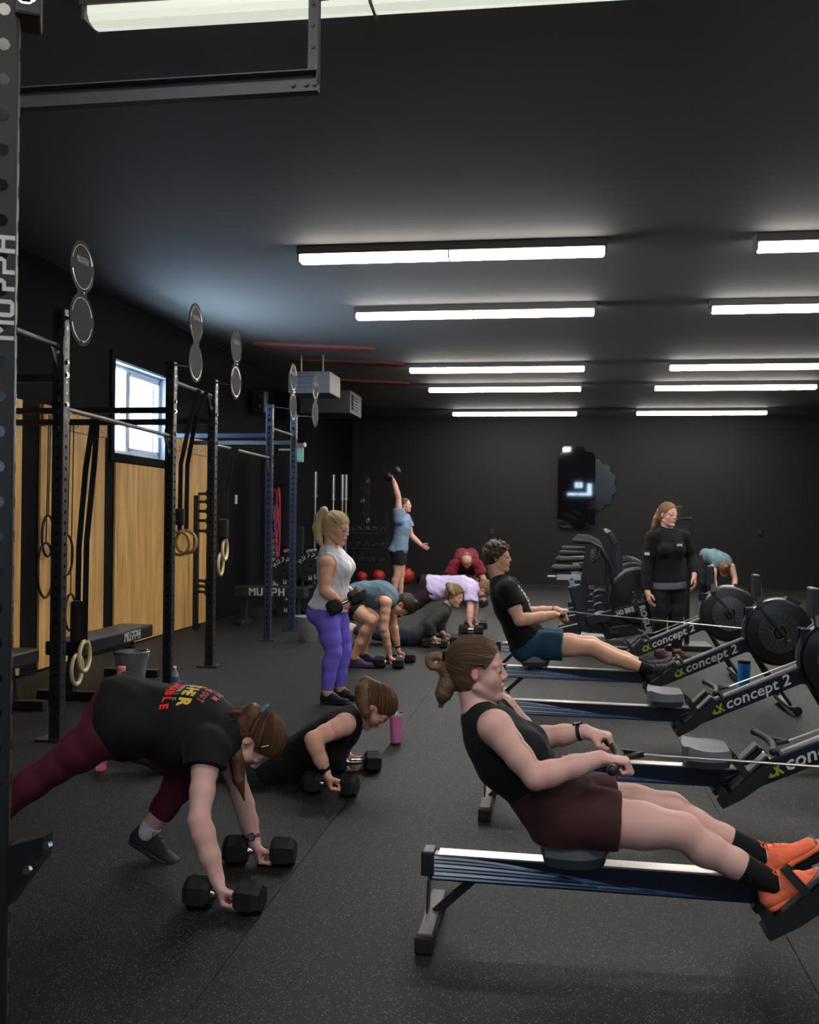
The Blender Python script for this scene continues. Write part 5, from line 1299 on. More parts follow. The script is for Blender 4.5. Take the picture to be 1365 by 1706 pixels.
def bottoms(B, parent, nm, rgb, inf=.007, t1=.4, waist=.10, flare=.006, wr=.0012, name='shorts', tights=False, k=.03):
    J = B.J; c = B.sc; S_ = Sdf(B.h, .02); St = B.torso(); up = unit(St[3][0]-J['pel'])
    cut = [(J['pel']+up*waist*c, up)]
    B.add_torso(S_, inf, i0=0, i1=4, cut=cut, bust=False, traps=False)
    for sd in 'lr': B.add_limb(S_, sd, 'leg', 0, t1, inf=inf if not tights else inf*.6, flare=flare, k=k)
    wk = wrinkle(wr, 26); zc_ = J.get('zcut')
    post = wk if zc_ is None else (lambda G, X, Y, Z: np.where(X < zc_[0], np.maximum(wk(G, X, Y, Z), zc_[2]-.002-Z), wk(G, X, Y, Z)))
    return mk(name, S_.mesh(post), cloth(nm, rgb, .8), parent)
def sock(B, parent, side, rgb, t0=1.62, inf=.004):
    S_ = Sdf(B.h, .01); J = B.J; B.add_limb(S_, side, 'leg', t0, 2, inf=inf)
    return mk('sock', S_.mesh(), cloth('sock_%d' % rgb[0], rgb, .9), parent)
def off(p, *d): return V(p)+V(*d)
def body_part(B, root, skn, hands): 
    PQ, tone = B.body(hands=hands); return mk('body', PQ, skn, root, tone)
X_, Y_, Z_ = V(1, 0, 0), V(0, 1, 0), V(0, 0, 1)

# ================================================================== near rower
def near_rower():
    P = atY; J = {}
    J['hir'] = P(960, 1362, 3.48); J['hil'] = off(J['hir'], 0, .18, 0); J['pel'] = P(938, 1344, 3.57)
    J['wai'] = P(900, 1308, 3.57); J['che'] = P(848, 1258, 3.57); J['neck'] = P(797, 1190, 3.57)
    J['shr'] = P(826, 1212, 3.405); J['shl'] = off(J['shr'], .0, .33, 0)
    J['elr'] = P(893, 1296, 3.36); J['wrr'] = P(1000, 1264, 3.42)
    J['ell'] = P(888, 1232, 3.79); J['wrl'] = P(975, 1219, 3.73)
    J['knr'] = P(1138, 1384, 3.46); J['anr'] = P(1284, 1470, 3.47)
    J['knl'] = P(1118, 1349, 3.68); J['anl'] = P(1264, 1424, 3.66)
    fd = unit(V(.84, 0, .54)); J['tor'] = J['anr']+fd*.18; J['tol'] = J['anl']+fd*.18; J['fnr'] = J['fnl'] = V(-.54, 0, .84)
    J['head'] = P(795, 1117, 3.57); J['hf'] = V(1, .03, .0); J['hu'] = V(-.02, 0, 1); J['hs'] = V(.94); J['brow'] = V(.62, .50, .42); J['zcut'] = V(J['hir'][0]+.20, 0, .355)
    B = Body(J, 1.0, True, 1.0, h=.0045)
    root = thing('person', 'woman rowing nearest the camera, black tank top, maroon shorts, orange shoes, pink hair tie', 'person', (J['pel'][0], 3.57, 0))
    hd = [(J['wrr'], (1, .02, -.05), (.15, 0, -1), (0, 1, 0), 1.0), (J['wrl'], (1, -.05, -.12), (.15, 0, -1), (0, -1, 0), 1.0)]
    body_part(B, root, skin('fair', (212, 168, 160)), hd)
    eyes(B, root, (95, 110, 120))
    top_garment(B, root, 'charcoal', (23, 24, 28), inf=.006, hem=.05, arm_r=.066, name='tank_top', scoop=.045)
    bottoms(B, root, 'maroon', (64, 36, 37), inf=.010, t1=.40, waist=.13, flare=.010, name='shorts')
    for s_ in 'rl':
        sock(B, root, s_, (18, 18, 20)); shoe('orange', J['an'+s_], J['to'+s_], (-.54, 0, .84), (246, 120, 84), root, (236, 116, 80), 1.0, .0045, lace=(240, 110, 60))
    H = B.H
    tie = H(-.118, 0, .045)
    t2 = [tie, P(738, 1112, 3.57), P(748, 1128, 3.57), P(745, 1142, 3.565), P(739, 1156, 3.56), P(737, 1166, 3.56)]
    hh = head_hair(B, root, (96, 72, 54), tie=(-.118, 0, .045), tail=t2, tailr=[.016, .020, .026, .031, .028, .016], strands=260, hairline=((.076, .072), (-.022, -.070)), th=.006, seed=3)
    # looped bun end of the ponytail
    S_ = Sdf(.004, .01); c0 = P(727, 1102, 3.56); pts = [c0+V(math.cos(a)*.026, 0, math.sin(a)*.020) for a in np.linspace(0, 2*math.pi, 10)]
    for i in range(9): S_.seg(pts[i], pts[i+1], .013, k=.008)
    mk('hair_loop', S_.mesh(wrinkle(.001, 300)), hair_mat((118, 88, 60)), hh)
    b = MB(); ax = unit(V(-.9, 0, .1)); x, y, z = frame_for(ax)
    for i in range(14):
        a = 2*math.pi*i/14; b.ball(P(740, 1097, 3.57)+x*.018*math.cos(a)+y*.018*math.sin(a), (.0095, .0095, .0085), 8, 6)
    b.build('scrunchie', cloth('scrunchie', (248, 150, 140)), root, smooth=True)
    wv = unit(J['wrl']-J['ell']); band('watch_strap', J['wrl']-wv*.022, wv, .027, .022, K['black'], root, face=(0, 0, 1))
    return B
PB = {}
PB['near'] = near_rower()
def pair(J, k, near, Yc, o, d=(0, 0, 0), flip=False):
    """near-side joint from its measured place, far-side joint mirrored across the body's depth Yc"""
    a = atY(near[0], near[1], Yc-o); b = a+V(d[0], 2*o+d[1], d[2]); J[k+('l' if flip else 'r')] = a; J[k+('r' if flip else 'l')] = b
def stamp(garment, word, pts, ray, rd, size, m, bold=.001):
    """letters lying on the cloth, each found by a ray through the given point"""
    from mathutils.bvhtree import BVHTree
    M_ = wmat(garment); bv = BVHTree.FromPolygons([M_@v.co for v in garment.data.vertices], [tuple(p.vertices) for p in garment.data.polygons]); r = unit(ray)
    for ch, p in zip(word, pts):
        hit = bv.ray_cast(Vector(V(p)-r*.5), Vector(r))
        if ch == ' ' or hit[0] is None: continue
        nn = V(hit[1]); nn = nn if nn@r < 0 else -nn; d = unit(rd-nn*(rd@nn)); u = unit(np.cross(nn, d))
        text(ch, size, V(hit[0])+nn*.003-d*size*.3-u*size*.35, d, u, m, garment, ext=.0008, bold=bold)
def person(lab, at, grp=None): return thing('person', lab, 'person', (at[0], at[1], 0), group=grp)
# ================================================================== rowing man
def rowing_man():
    Y = 8.25; P = lambda x, y, Y=8.25: atY(x, y, Y); J = {}
    pair(J, 'hi', (889, 1074), Y, .09); J['pel'] = P(880, 1066); J['wai'] = P(864, 1040); J['che'] = P(852, 1008); J['neck'] = P(832, 968)
    pair(J, 'sh', (846, 984), Y, .185); pair(J, 'kn', (987, 1079), Y, .12); pair(J, 'an', (1083, 1117), Y, .12)
    J['elr'] = P(866, 1034, 8.0); J['wrr'] = P(924, 1024, 8.12); J['ell'] = P(872, 1022, 8.5); J['wrl'] = P(927, 1016, 8.38)
    fd = unit(V(.80, 0, .60)); fn = V(-.6, 0, .8)
    for s in 'lr': J['to'+s] = J['an'+s]+fd*.2; J['fn'+s] = fn
    J['head'] = P(829, 929); J['hf'] = V(1, -.05, .0); J['hu'] = V(-.03, 0, 1); J['hs'] = V(1.0); J['brow'] = V(.3, .24, .2)
    B = Body(J, 1.04, False, 1.0, h=.006); root = person('man with curly dark hair rowing in a black tee shirt and blue shorts', J['pel'])
    body_part(B, root, skin('tan', (222, 172, 146)), [(J['wrr'], (1, .02, -.05), (.1, 0, -1), (0, 1, 0), 1.0), (J['wrl'], (1, -.02, -.05), (.1, 0, -1), (0, -1, 0), 1.0)])
    eyes(B, root, (60, 50, 40))
    t = top_garment(B, root, 'black_tee', (20, 20, 22), inf=.020, sleeve=.55, hem=.0, flare=.016, neck_r=.058, scoop=0, name='tee_shirt', wr=.0015)
    stamp(t, 'STRONG', [P(866+3.6*i, 978+6.2*i, 8.2) for i in range(6)], V(-.75, .66, 0), unit(P(893, 1010, 8.2)-P(871, 980, 8.2)), .062, K['ink'])
    bottoms(B, root, 'petrol', (34, 72, 94), inf=.011, t1=.50, waist=.10, flare=.022, wr=.003, name='shorts')
    for s in 'rl':
        sock(B, root, s, (20, 20, 22), 1.82); shoe('black', J['an'+s], J['to'+s], fn, (40, 41, 44), root, (80, 82, 86), 1.08, .006)
    head_hair(B, root, (70, 50, 38), tie=(-.1, 0, .05), short='curly', strands=0, hairline=((.088, .066), (-.035, -.055)), th=.010, seed=5)
    wv = unit(J['wrl']-J['ell']); band('wrist_band', J['wrl']-wv*.02, wv, .030, .016, K['black'], root)
    b = MB()      # shin tattoo: two small marks
    ax = unit(J['anr']-J['knr'])
    for k, (u, zz) in enumerate(((.80, .008), (.86, -.002))):
        c = J['knr']+(J['anr']-J['knr'])*u+V(0, -.040 if k else -.043, .004); b.cyl(c+V(0, .004, 0), c+V(0, -.001, 0), .010, n=7)
    return B
rowing_man()
# ================================================================== standing woman in purple leggings
def standing_woman():
    Y = 7.85; P = lambda x, y, Y=7.85: atY(x, y, Y); J = {}
    J['hir'] = P(543, 1022, 7.76); J['hil'] = P(558, 1018, 7.94); J['pel'] = P(549, 1012); J['wai'] = P(555, 980); J['che'] = P(558, 947); J['neck'] = P(550, 916)
    J['shr'] = P(544, 938, 7.68); J['shl'] = P(566, 930, 8.01)
    J['elr'] = P(541, 984, 7.64); J['wrr'] = P(564, 1001, 7.66); J['ell'] = P(570, 978, 8.08); J['wrl'] = P(588, 990, 8.02)
    J['knr'] = P(556, 1088, 7.77); J['knl'] = P(573, 1084, 7.97); J['anr'] = P(545, 1156, 7.77); J['anl'] = P(566, 1149, 7.97)
    for s in 'lr': J['to'+s] = J['an'+s]+V(.2, -.03, 0); J['fn'+s] = V(0, 0, 1); J['an'+s][2] = .085
    J['head'] = P(560, 881); J['hf'] = V(.93, -.25, -.22); J['hu'] = V(.2, 0, .97); J['hs'] = V(1.06); J['brow'] = V(.55, .45, .36)
    B = Body(J, .97, True, 1.06, h=.0055); root = person('blonde woman standing in a light grey tank top and purple leggings holding a dumbbell', J['pel'])
    g = unit(V(.83, .35, .42))
    body_part(B, root, skin('warm', (232, 176, 150)), [(J['wrr'], (.75, .1, -.35), (.3, .8, -.2), (.55, -.25, .5), 1.0), (J['wrl'], (.8, -.3, -.2), (0, -.8, -.3), (.5, 0, .6), 1.0)])
    eyes(B, root, (80, 90, 80))
    top_garment(B, root, 'lightgrey', (228, 230, 238), inf=.012, hem=-.005, arm_r=.076, name='tank_top', scoop=.06, neck_r=.068, wr=.0022, fr=36)
    bt = bottoms(B, root, 'purple', (128, 113, 234), inf=.005, t1=1.93, waist=.07, flare=.003, name='leggings', tights=True, wr=.0008)
    MB().box(J['hir']+V(-.075, -.085, .055), (.05, .003, .018)).build('logo_mark', K['ink'], bt)
    for s in 'rl': shoe('black_white', J['an'+s], J['to'+s], (0, 0, 1), (30, 30, 33), root, (34, 34, 36), .95, .0055, lace=(230, 230, 230), drop=.082)
    tie = (-.095, 0, .088); H = B.H
    tl = [H(*tie), P(540, 850), P(532, 862), P(529, 880), P(531, 898), P(537, 910)]
    head_hair(B, root, (206, 180, 138), tie=tie, tail=tl, tailr=[.018, .028, .036, .038, .030, .010], strands=170, hairline=((.082, .066), (-.018, -.070)), th=.009, seed=9)
    q = (P(577, 1003, 7.68)); 
    dumbbell('hex dumbbell held at the hip by the standing blonde woman', P(575, 1003, 7.66), g, .29, .055, .058)
    dumbbell('hex dumbbell in the far hand of the standing blonde woman', P(588, 990, 8.06), unit(V(.35, .9, .05)), .27, .055, .058)
standing_woman()
# ================================================================== planking woman, lower left
def plank_woman():
    Y = 3.95; P = lambda x, y, Y=3.95: atY(x, y, Y); J = {}
    J['hir'] = P(200, 1206, 3.85); J['hil'] = P(212, 1190, 4.06); J['pel'] = P(212, 1198); J['wai'] = P(262, 1198); J['che'] = P(325, 1212); J['neck'] = P(378, 1226)
    J['shr'] = P(345, 1250, 3.77); J['shl'] = P(372, 1222, 4.10)
    J['elr'] = P(332, 1366, 3.64); J['wrr'] = P(362, 1466, 3.62); J['ell'] = P(401, 1322, 4.16); J['wrl'] = P(424, 1401, 4.12)
    J['knr'] = P(95, 1277, 3.85); J['anr'] = P(-55, 1392, 3.85); J['knl'] = P(322, 1283, 4.12); J['anl'] = P(246, 1386, 4.10)
    J['bkr'] = V(.1, 0, .9); J['bkl'] = V(-.6, 0, .5)
    J['tol'] = J['anl']+V(.18, -.0, -.09); J['fnl'] = V(.44, 0, .90); J['tor'] = J['anr']+V(.05, 0, -.2); J['fnr'] = V(.9, 0, .25)
    J['head'] = P(424, 1233); J['hf'] = V(.22, -.12, -.95); J['hu'] = V(.97, 0, .20); J['hs'] = V(.97); J['brow'] = V(.35, .28, .22)
    B = Body(J, 1.0, True, 1.03, h=.005); root = person('woman planking in a black printed tee shirt and maroon leggings, nearest on the left', J['pel'])
    body_part(B, root, skin('fair', (0, 0, 0)), [(J['wrr'], (.25, -.05, -.9), (.75, .35, .1), (.3, -.9, .2), 1.0), (J['wrl'], (.3, -.05, -.9), (.75, .3, .1), (.3, -.9, .2), 1.0)])
    eyes(B, root, (60, 60, 60))
    t = top_garment(B, root, 'black_shirt', (21, 22, 25), inf=.020, sleeve=.26, hem=-.05, flare=.010, neck_r=.055, scoop=0, name='tee_shirt', wr=.003, fr=6, loose=.012)
    # curved chest-width print across the upper back: bands of lettering laid on the cloth
    def back(u, v):     # u along the spine from waist to neck, v across (-1 near .. 1 far)
        a, b_ = P(270, 1150, 3.95), P(392, 1196, 3.95); p = a+(b_-a)*u; return p
    dg = bpy.context.evaluated_depsgraph_get(); bpy.context.view_layer.update()
    from mathutils.bvhtree import BVHTree
    M_ = wmat(t); bv = BVHTree.FromPolygons([M_@v.co for v in t.data.vertices], [tuple(p.vertices) for p in t.data.polygons])
    sp = unit(J['neck']-J['wai']); 
    def wrap(word, xoff, size, m, tot, bold=0.002):
        """letters following the curve of the back, baseline across the shoulders"""
        n_ = len(word)
        for i, ch in enumerate(word):
            if ch == ' ': continue
            v = (tot*(.5-(i+.5)/n_))                    # near side reads last
            org = J['che']+sp*xoff+V(0, v, 0); hit = bv.ray_cast(Vector(org+V(0, 0, .4)), Vector((0, 0, -1)))
            if hit[0] is None: continue
            nn = V(hit[1]); nn = nn if nn[2] > 0 else -nn
            rd = unit(V(0, -1, 0)-nn*(V(0, -1, 0)@nn)); upv = unit(np.cross(nn, rd))
            text(ch, size, V(hit[0])+nn*.003-rd*size*.3-upv*size*.35, rd, upv, m, t, ext=.0008, bold=bold)
    rd_ = mat('print_red', (225, 52, 40), .6); yl = mat('print_yellow', (222, 190, 92), .6); wh = mat('print_white', (190, 185, 180), .6); pk = mat('print_rose', (190, 90, 90), .6)
    wrap('UNBREAKABLE', -.075, .048, rd_, .31); wrap('OF METABOLIC', -.045, .022, wh, .24, .0005)
    wrap('CRUSHER', .0, .066, yl, .28, .003); wrap('WORKOUT', .055, .036, pk, .22, .001); wrap('GYM', .095, .035, pk, .10, .001)
    bottoms(B, root, 'wine', (88, 28, 46), inf=.006, t1=1.72, waist=.08, flare=.002, name='leggings', tights=True)
    sock(B, root, 'l', (215, 215, 222), 1.88); sock(B, root, 'r', (215, 215, 222), 1.88)
    for s in 'lr': shoe('black', J['an'+s], J['to'+s], J['fn'+s], (0, 0, 0), root, (28, 28, 30), .98, .005, lace=(45, 45, 48))
    H = B.H; tie = (-.085, 0, .075)
    tl = [H(*tie), P(422, 1186), P(405, 1200), P(396, 1225), P(395, 1262, 3.9), P(398, 1300, 3.88), P(404, 1322, 3.87)]
    hh = head_hair(B, root, (84, 54, 38), tie=tie, tail=tl, tailr=[.02, .032, .040, .040, .032, .022, .006], strands=260, hairline=((.080, .064), (-.02, -.065)), th=.010, seed=12)
    # loose locks blown back over the shoulder
    b = MB(); rg = np.random.default_rng(4)
    for _ in range(70):
        y_ = rg.normal()*.05; z_ = rg.normal()*.018
        A_, C_ = P(425, 1190)+V(0, y_*.3, 0), P(368, 1208)+V(rg.normal()*.02, y_, z_)
        b.tube([A_, (A_+C_)/2+V(0, y_*.3, .03), C_], [.0018, .0018, .0006], 3)
    b.build('loose_locks', hair_mat((110, 66, 40)), hh)['kind'] = 'stuff'
    MB().torus(P(439, 1184), unit(P(425, 1180)-P(446, 1196)), .022, .009, 20, 8).build('hair_tie', mat('teal_tie', (60, 110, 130), .4), root, smooth=True)
    P1 = [H(.03+.0*a, .086*math.sin(a), .05+.055*math.cos(a)*1.0) for a in np.linspace(-1.9, 1.9, 22)]
    MB().tube(P1, .0022, 6).build('hair_band', K['chrome'], root, smooth=True)
    wv = unit(J['wrl']-J['ell']); band('watch_strap', J['wrl']-wv*.018, wv, .027, .020, mat('watch_maroon', (110, 30, 45), .5), root, face=(0, -1, .3))
plank_woman()
# ================================================================== prone woman in black tank
def prone_woman():
    Y = 5.47; P = lambda x, y, Y=5.47: atY(x, y, Y); J = {}
    J['hir'] = P(428, 1285, 5.42); J['hil'] = P(436, 1272, 5.62); J['pel'] = P(446, 1275, 5.5); J['wai'] = P(490, 1262, 5.5); J['che'] = P(545, 1235); J['neck'] = P(592, 1192)
    J['shr'] = P(574, 1207, 5.30); J['shl'] = P(590, 1195, 5.66)
    J['elr'] = P(521, 1232, 5.15); J['wrr'] = P(543, 1287, 5.18); J['ell'] = P(556, 1225, 5.86); J['wrl'] = P(580, 1262, 5.74)
    J['knr'] = P(305, 1283, 5.55); J['anr'] = P(180, 1238, 5.5); J['knl'] = P(315, 1270, 5.75); J['anl'] = P(216, 1228, 5.8)
    J['bkr'] = J['bkl'] = V(0, 0, 1)
    for s in 'lr': J['to'+s] = J['an'+s]+V(-.03, 0, -.2); J['fn'+s] = V(.95, 0, .1)
    J['head'] = P(626, 1178); J['hf'] = V(.50, -.12, -.86); J['hu'] = V(.86, 0, .5); J['hs'] = V(.98); J['brow'] = V(.4, .32, .26)
    B = Body(J, 1.0, True, 1.04, h=.0055); root = person('woman lowered over two dumbbells in a black tank top, hair in a ponytail', J['che'])
    sk = skin('fair2', (222, 172, 154))
    body = body_part(B, root, sk, [(J['wrr'], (.3, -.05, -.8), (.8, .3, .1), (.3, -.9, .2), 1.0), (J['wrl'], (.6, -.05, -.6), (.6, .2, -.5), (.3, -.9, .3), 1.0)])
    eyes(B, root, (60, 60, 60))
    top_garment(B, root, 'black_tank', (15, 15, 17), inf=.008, hem=-.02, arm_r=.064, name='tank_top', scoop=.05)
    bottoms(B, root, 'deep_teal', (34, 48, 50), inf=.006, t1=1.9, waist=.09, flare=.002, name='leggings', tights=True)
    for s in 'lr': shoe('pink', J['an'+s], J['to'+s], J['fn'+s], (226, 110, 140), root, (235, 130, 150), .95, .006, lace=(245, 190, 205))
    tie = (-.085, 0, .08)
    tl = [B.H(*tie), P(609, 1136), P(603, 1150, 5.42), P(604, 1168, 5.38), P(610, 1188, 5.36), P(614, 1200, 5.35)]
    head_hair(B, root, (98, 66, 44), tie=tie, tail=tl, tailr=[.018, .03, .036, .036, .026, .008], strands=170, hairline=((.080, .064), (-.02, -.068)), th=.008, seed=20)
    # chain tattoo round the upper arm
    ax = unit(J['elr']-J['shr']); c = J['shr']+(J['elr']-J['shr'])*.42; x, y, z = frame_for(ax)
    b = MB()
    for k in range(16):
        a = 2*math.pi*k/16; p = c+(x*math.cos(a)+y*math.sin(a))*.0478+ax*.008*math.sin(3*a)
        b.torus(p, x*math.cos(a)+y*math.sin(a), .0075, .0012, 8, 3)
    b.build('tattoo', mat('tattoo_ink', (120, 84, 78), .6), body)['kind'] = 'stuff'
    wv = unit(J['wrr']-J['elr']); band('watch_strap', J['wrr']-wv*.02, wv, .028, .020, K['black'], root, face=(-.3, -1, .2))
prone_woman()
# ================================================================== bent woman in blue grey
def bent_woman():
    Y = 9.85; P = lambda x, y, Y=9.85: atY(x, y, Y); J = {}
    J['hir'] = P(583, 1010, 9.76); J['hil'] = P(587, 1008, 9.95); J['pel'] = P(588, 1000); J['wai'] = P(606, 988); J['che'] = P(634, 990); J['neck'] = P(656, 1000)
    J['shr'] = P(643, 1004, 9.70); J['shl'] = P(654, 996, 10.02)
    J['elr'] = P(640, 1048, 9.68); J['wrr'] = P(649, 1091, 9.74); J['ell'] = P(655, 1038, 10.08); J['wrl'] = P(663, 1081, 10.1)
    J['knr'] = P(619, 1034, 9.72); J['anr'] = P(590, 1094, 9.74); J['knl'] = P(622, 1030, 10.05); J['anl'] = P(604, 1082, 10.12)
    for s in 'lr': J['to'+s] = J['an'+s]+V(.2, -.02, -.02); J['fn'+s] = V(0, 0, 1); J['an'+s][2] = .09
    J['head'] = P(671, 1008); J['hf'] = V(.10, -.25, -.95); J['hu'] = V(.97, 0, .1); J['hs'] = V(.98); J['brow'] = V(.3, .24, .2)
    B = Body(J, .98, True, 1.05, h=.0065); root = person('dark-haired woman bent over dumbbells in a blue grey tank top and dark shorts', J['pel'])
    body_part(B, root, skin('warm', (0, 0, 0)), [(J['wrr'], (.2, 0, -.9), (.8, .2, 0), (.2, -.9, 0), 1.0), (J['wrl'], (.2, 0, -.9), (.8, .2, 0), (.2, -.9, 0), 1.0)])
    eyes(B, root, (60, 50, 40))
    top_garment(B, root, 'bluegrey', (92, 116, 130), inf=.014, hem=-.02, arm_r=.060, name='tank_top', scoop=.04, wr=.003)
    bottoms(B, root, 'black_shorts', (26, 27, 32), inf=.010, t1=.35, waist=.08, flare=.008, name='shorts')
    for s in 'lr': shoe('plum', J['an'+s], J['to'+s], (0, 0, 1), (74, 52, 84), root, (60, 44, 66), 1.0, .0065, drop=.085)
    head_hair(B, root, (52, 38, 34), tie=(-.09, 0, .07), tail=[B.H(-.09, 0, .07), P(683, 1000), P(692, 1004), P(696, 1012)], tailr=[.018, .026, .024, .008], strands=60, th=.010, seed=31)
    wv = unit(J['wrl']-J['ell']); band('watch_strap', J['wrl']-wv*.02, wv, .027, .020, K['black'], root)
bent_woman()
# ================================================================== far lifter
def far_lifter():
    Y = 17.7; P = lambda x, y, Y=17.7: atY(x, y, Y); J = {}
    pair(J, 'hi', (664, 920), Y, .09); J['pel'] = P(665, 914); J['wai'] = P(668, 898); J['che'] = P(671, 878); J['neck'] = P(671, 858)
    J['shr'] = P(665, 866, 17.5); J['shl'] = P(676, 864, 17.9); J['elr'] = P(664, 828, 17.5); J['wrr'] = P(656, 800, 17.5); J['ell'] = P(686, 893, 17.95); J['wrl'] = P(702, 908, 17.85)
    pair(J, 'kn', (662, 957), Y, .10, (.04, 0, 0)); pair(J, 'an', (655, 992), Y, .11, (.10, 0, 0))
    for s in 'lr': J['to'+s] = J['an'+s]+V(.2, 0, -.03); J['fn'+s] = V(0, 0, 1); J['an'+s][2] = .09
    J['head'] = P(675, 842); J['hf'] = V(1, -.1, .02); J['hu'] = V(0, 0, 1); J['hs'] = V(1.05); J['brow'] = V(.5, .4, .35)
    B = Body(J, 1.04, False, 1.0, h=.010); root = person('man at the back holding a dumbbell overhead in a blue grey tee shirt', J['pel'])
    body_part(B, root, skin('rosy', (226, 172, 156)), [(J['wrr'], (-.35, 0, .9), (-.9, 0, -.3), (0, 1, 0), 1.0), (J['wrl'], (.8, 0, -.4), (0, -1, 0), (.5, 0, .8), .4)])
    top_garment(B, root, 'slate_tee', (128, 152, 178), inf=.026, sleeve=.50, hem=-.06, flare=.02, neck_r=.055, scoop=0, name='tee_shirt', wr=.002)
    bottoms(B, root, 'black_shorts', (0, 0, 0), inf=.012, t1=.58, waist=.08, flare=.02, name='shorts')
    for s in 'lr': shoe('black', J['an'+s], J['to'+s], (0, 0, 1), (0, 0, 0), root, (28, 28, 30), 1.05, .010, drop=.085)
    head_hair(B, root, (86, 56, 42), tie=(-.1, 0, .05), short=True, strands=0, hairline=((.070, .080), (-.03, -.055)), th=.004)
    dumbbell('hex dumbbell held overhead by the man at the back', P(654, 790, 17.5), unit(V(.75, -.3, .5)), .30, .058, .075)
far_lifter()
# ================================================================== press-up in dark olive
def olive_woman():
    Y = 11.6; P = lambda x, y, Y=11.6: atY(x, y, Y); J = {}
    J['hir'] = P(681, 1064, 11.5); J['hil'] = P(683, 1060, 11.7); J['pel'] = P(686, 1060); J['wai'] = P(704, 1052); J['che'] = P(726, 1032); J['neck'] = P(744, 1012)
    J['shr'] = P(738, 1022, 11.43); J['shl'] = P(742, 1018, 11.77); J['elr'] = P(716, 1040, 11.35); J['wrr'] = P(722, 1061, 11.38); J['ell'] = P(732, 1038, 11.9); J['wrl'] = P(738, 1054, 11.8)
    J['knr'] = P(630, 1058, 11.55); J['anr'] = P(586, 1050, 11.6); J['knl'] = P(632, 1054, 11.75); J['anl'] = P(590, 1046, 11.8); J['bkr'] = J['bkl'] = V(0, 0, 1)
    for s in 'lr': J['to'+s] = J['an'+s]+V(-.05, 0, -.2); J['fn'+s] = V(.95, 0, 0)
    J['head'] = P(757, 993); J['hf'] = V(.90, -.40, -.30); J['hu'] = V(.3, 0, .95); J['hs'] = V(1.02); J['brow'] = V(.45, .38, .3)
    B = Body(J, .98, True, 1.0, h=.008); root = person('woman pressing up from the floor in a dark olive long-sleeved top', J['che'])
    body_part(B, root, skin('fair2', (0, 0, 0)), [(J['wrr'], (.4, -.05, -.7), (.7, .2, 0), (.2, -.9, 0), 1.0), (J['wrl'], (.4, 0, -.7), (.7, .2, 0), (.2, -.9, 0), 1.0)])
    eyes(B, root, (60, 60, 60))
    top_garment(B, root, 'olive', (56, 58, 54), inf=.010, sleeve=1.9, hem=-.02, flare=.0, neck_r=.052, scoop=0, name='long_sleeve_top')
    bottoms(B, root, 'navy_tights', (30, 36, 52), inf=.008, t1=1.9, waist=.08, flare=.002, name='leggings', tights=True)
    for s in 'lr': shoe('white', J['an'+s], J['to'+s], J['fn'+s], (190, 185, 185), root, (200, 200, 200), .95, .009)
    head_hair(B, root, (122, 96, 60), tie=(-.07, 0, .10), tail=[B.H(-.07, 0, .10), P(748, 975, 11.55), P(752, 985, 11.45), P(757, 991, 11.43)], tailr=[.03, .036, .03, .012], strands=60, th=.014, seed=41)
olive_woman()
# ================================================================== plank in lavender
def lavender():
    Y = 13.3; P = lambda x, y, Y=13.3: atY(x, y, Y); J = {}
    J['hir'] = P(716, 985, 13.2); J['hil'] = P(718, 982, 13.4); J['pel'] = P(720, 981); J['wai'] = P(744, 977); J['che'] = P(770, 979); J['neck'] = P(793, 983)
    J['shr'] = P(786, 987, 13.08); J['shl'] = P(791, 982, 13.5); J['elr'] = P(784, 1014, 13.0); J['wrr'] = P(783, 1037, 12.95); J['ell'] = P(792, 1008, 13.55); J['wrl'] = P(791, 1030, 13.5)
    J['knr'] = P(684, 1014, 13.2); J['anr'] = P(648, 1027, 13.2); J['knl'] = P(688, 1010, 13.45); J['anl'] = P(652, 1022, 13.45); J['bkr'] = J['bkl'] = V(.3, 0, .9)
    for s in 'lr': J['to'+s] = J['an'+s]+V(.03, 0, -.2); J['fn'+s] = V(.95, 0, 0)
    J['head'] = P(806, 982); J['hf'] = V(.25, 0, -.95); J['hu'] = V(.95, 0, .2); J['hs'] = V(1.0)
    B = Body(J, 1.02, True, 1.15, h=.009); root = person('person planking on dumbbells in a pale lavender tee shirt and dark plum leggings', J['che'])
    body_part(B, root, skin('rosy', (0, 0, 0)), [(J['wrr'], (.1, 0, -.9), (.8, .2, 0), (.2, -.9, 0), 1.0), (J['wrl'], (.1, 0, -.9), (.8, .2, 0), (.2, -.9, 0), 1.0)])
    top_garment(B, root, 'lavender', (214, 196, 236), inf=.020, sleeve=.60, hem=-.03, flare=.02, neck_r=.052, scoop=0, name='tee_shirt', wr=.005)
    bottoms(B, root, 'plum_tights', (50, 34, 42), inf=.010, t1=1.85, waist=.08, flare=.002, name='leggings', tights=True)
    for s in 'lr': shoe('black', J['an'+s], J['to'+s], J['fn'+s], (0, 0, 0), root, (28, 28, 30), 1.0, .010)
    head_hair(B, root, (126, 88, 62), tie=(-.08, 0, .08), tail=[B.H(-.08, 0, .08), P(806, 968), P(812, 976), P(812, 992)], tailr=[.02, .035, .035, .012], strands=50, th=.012, seed=51)
lavender()
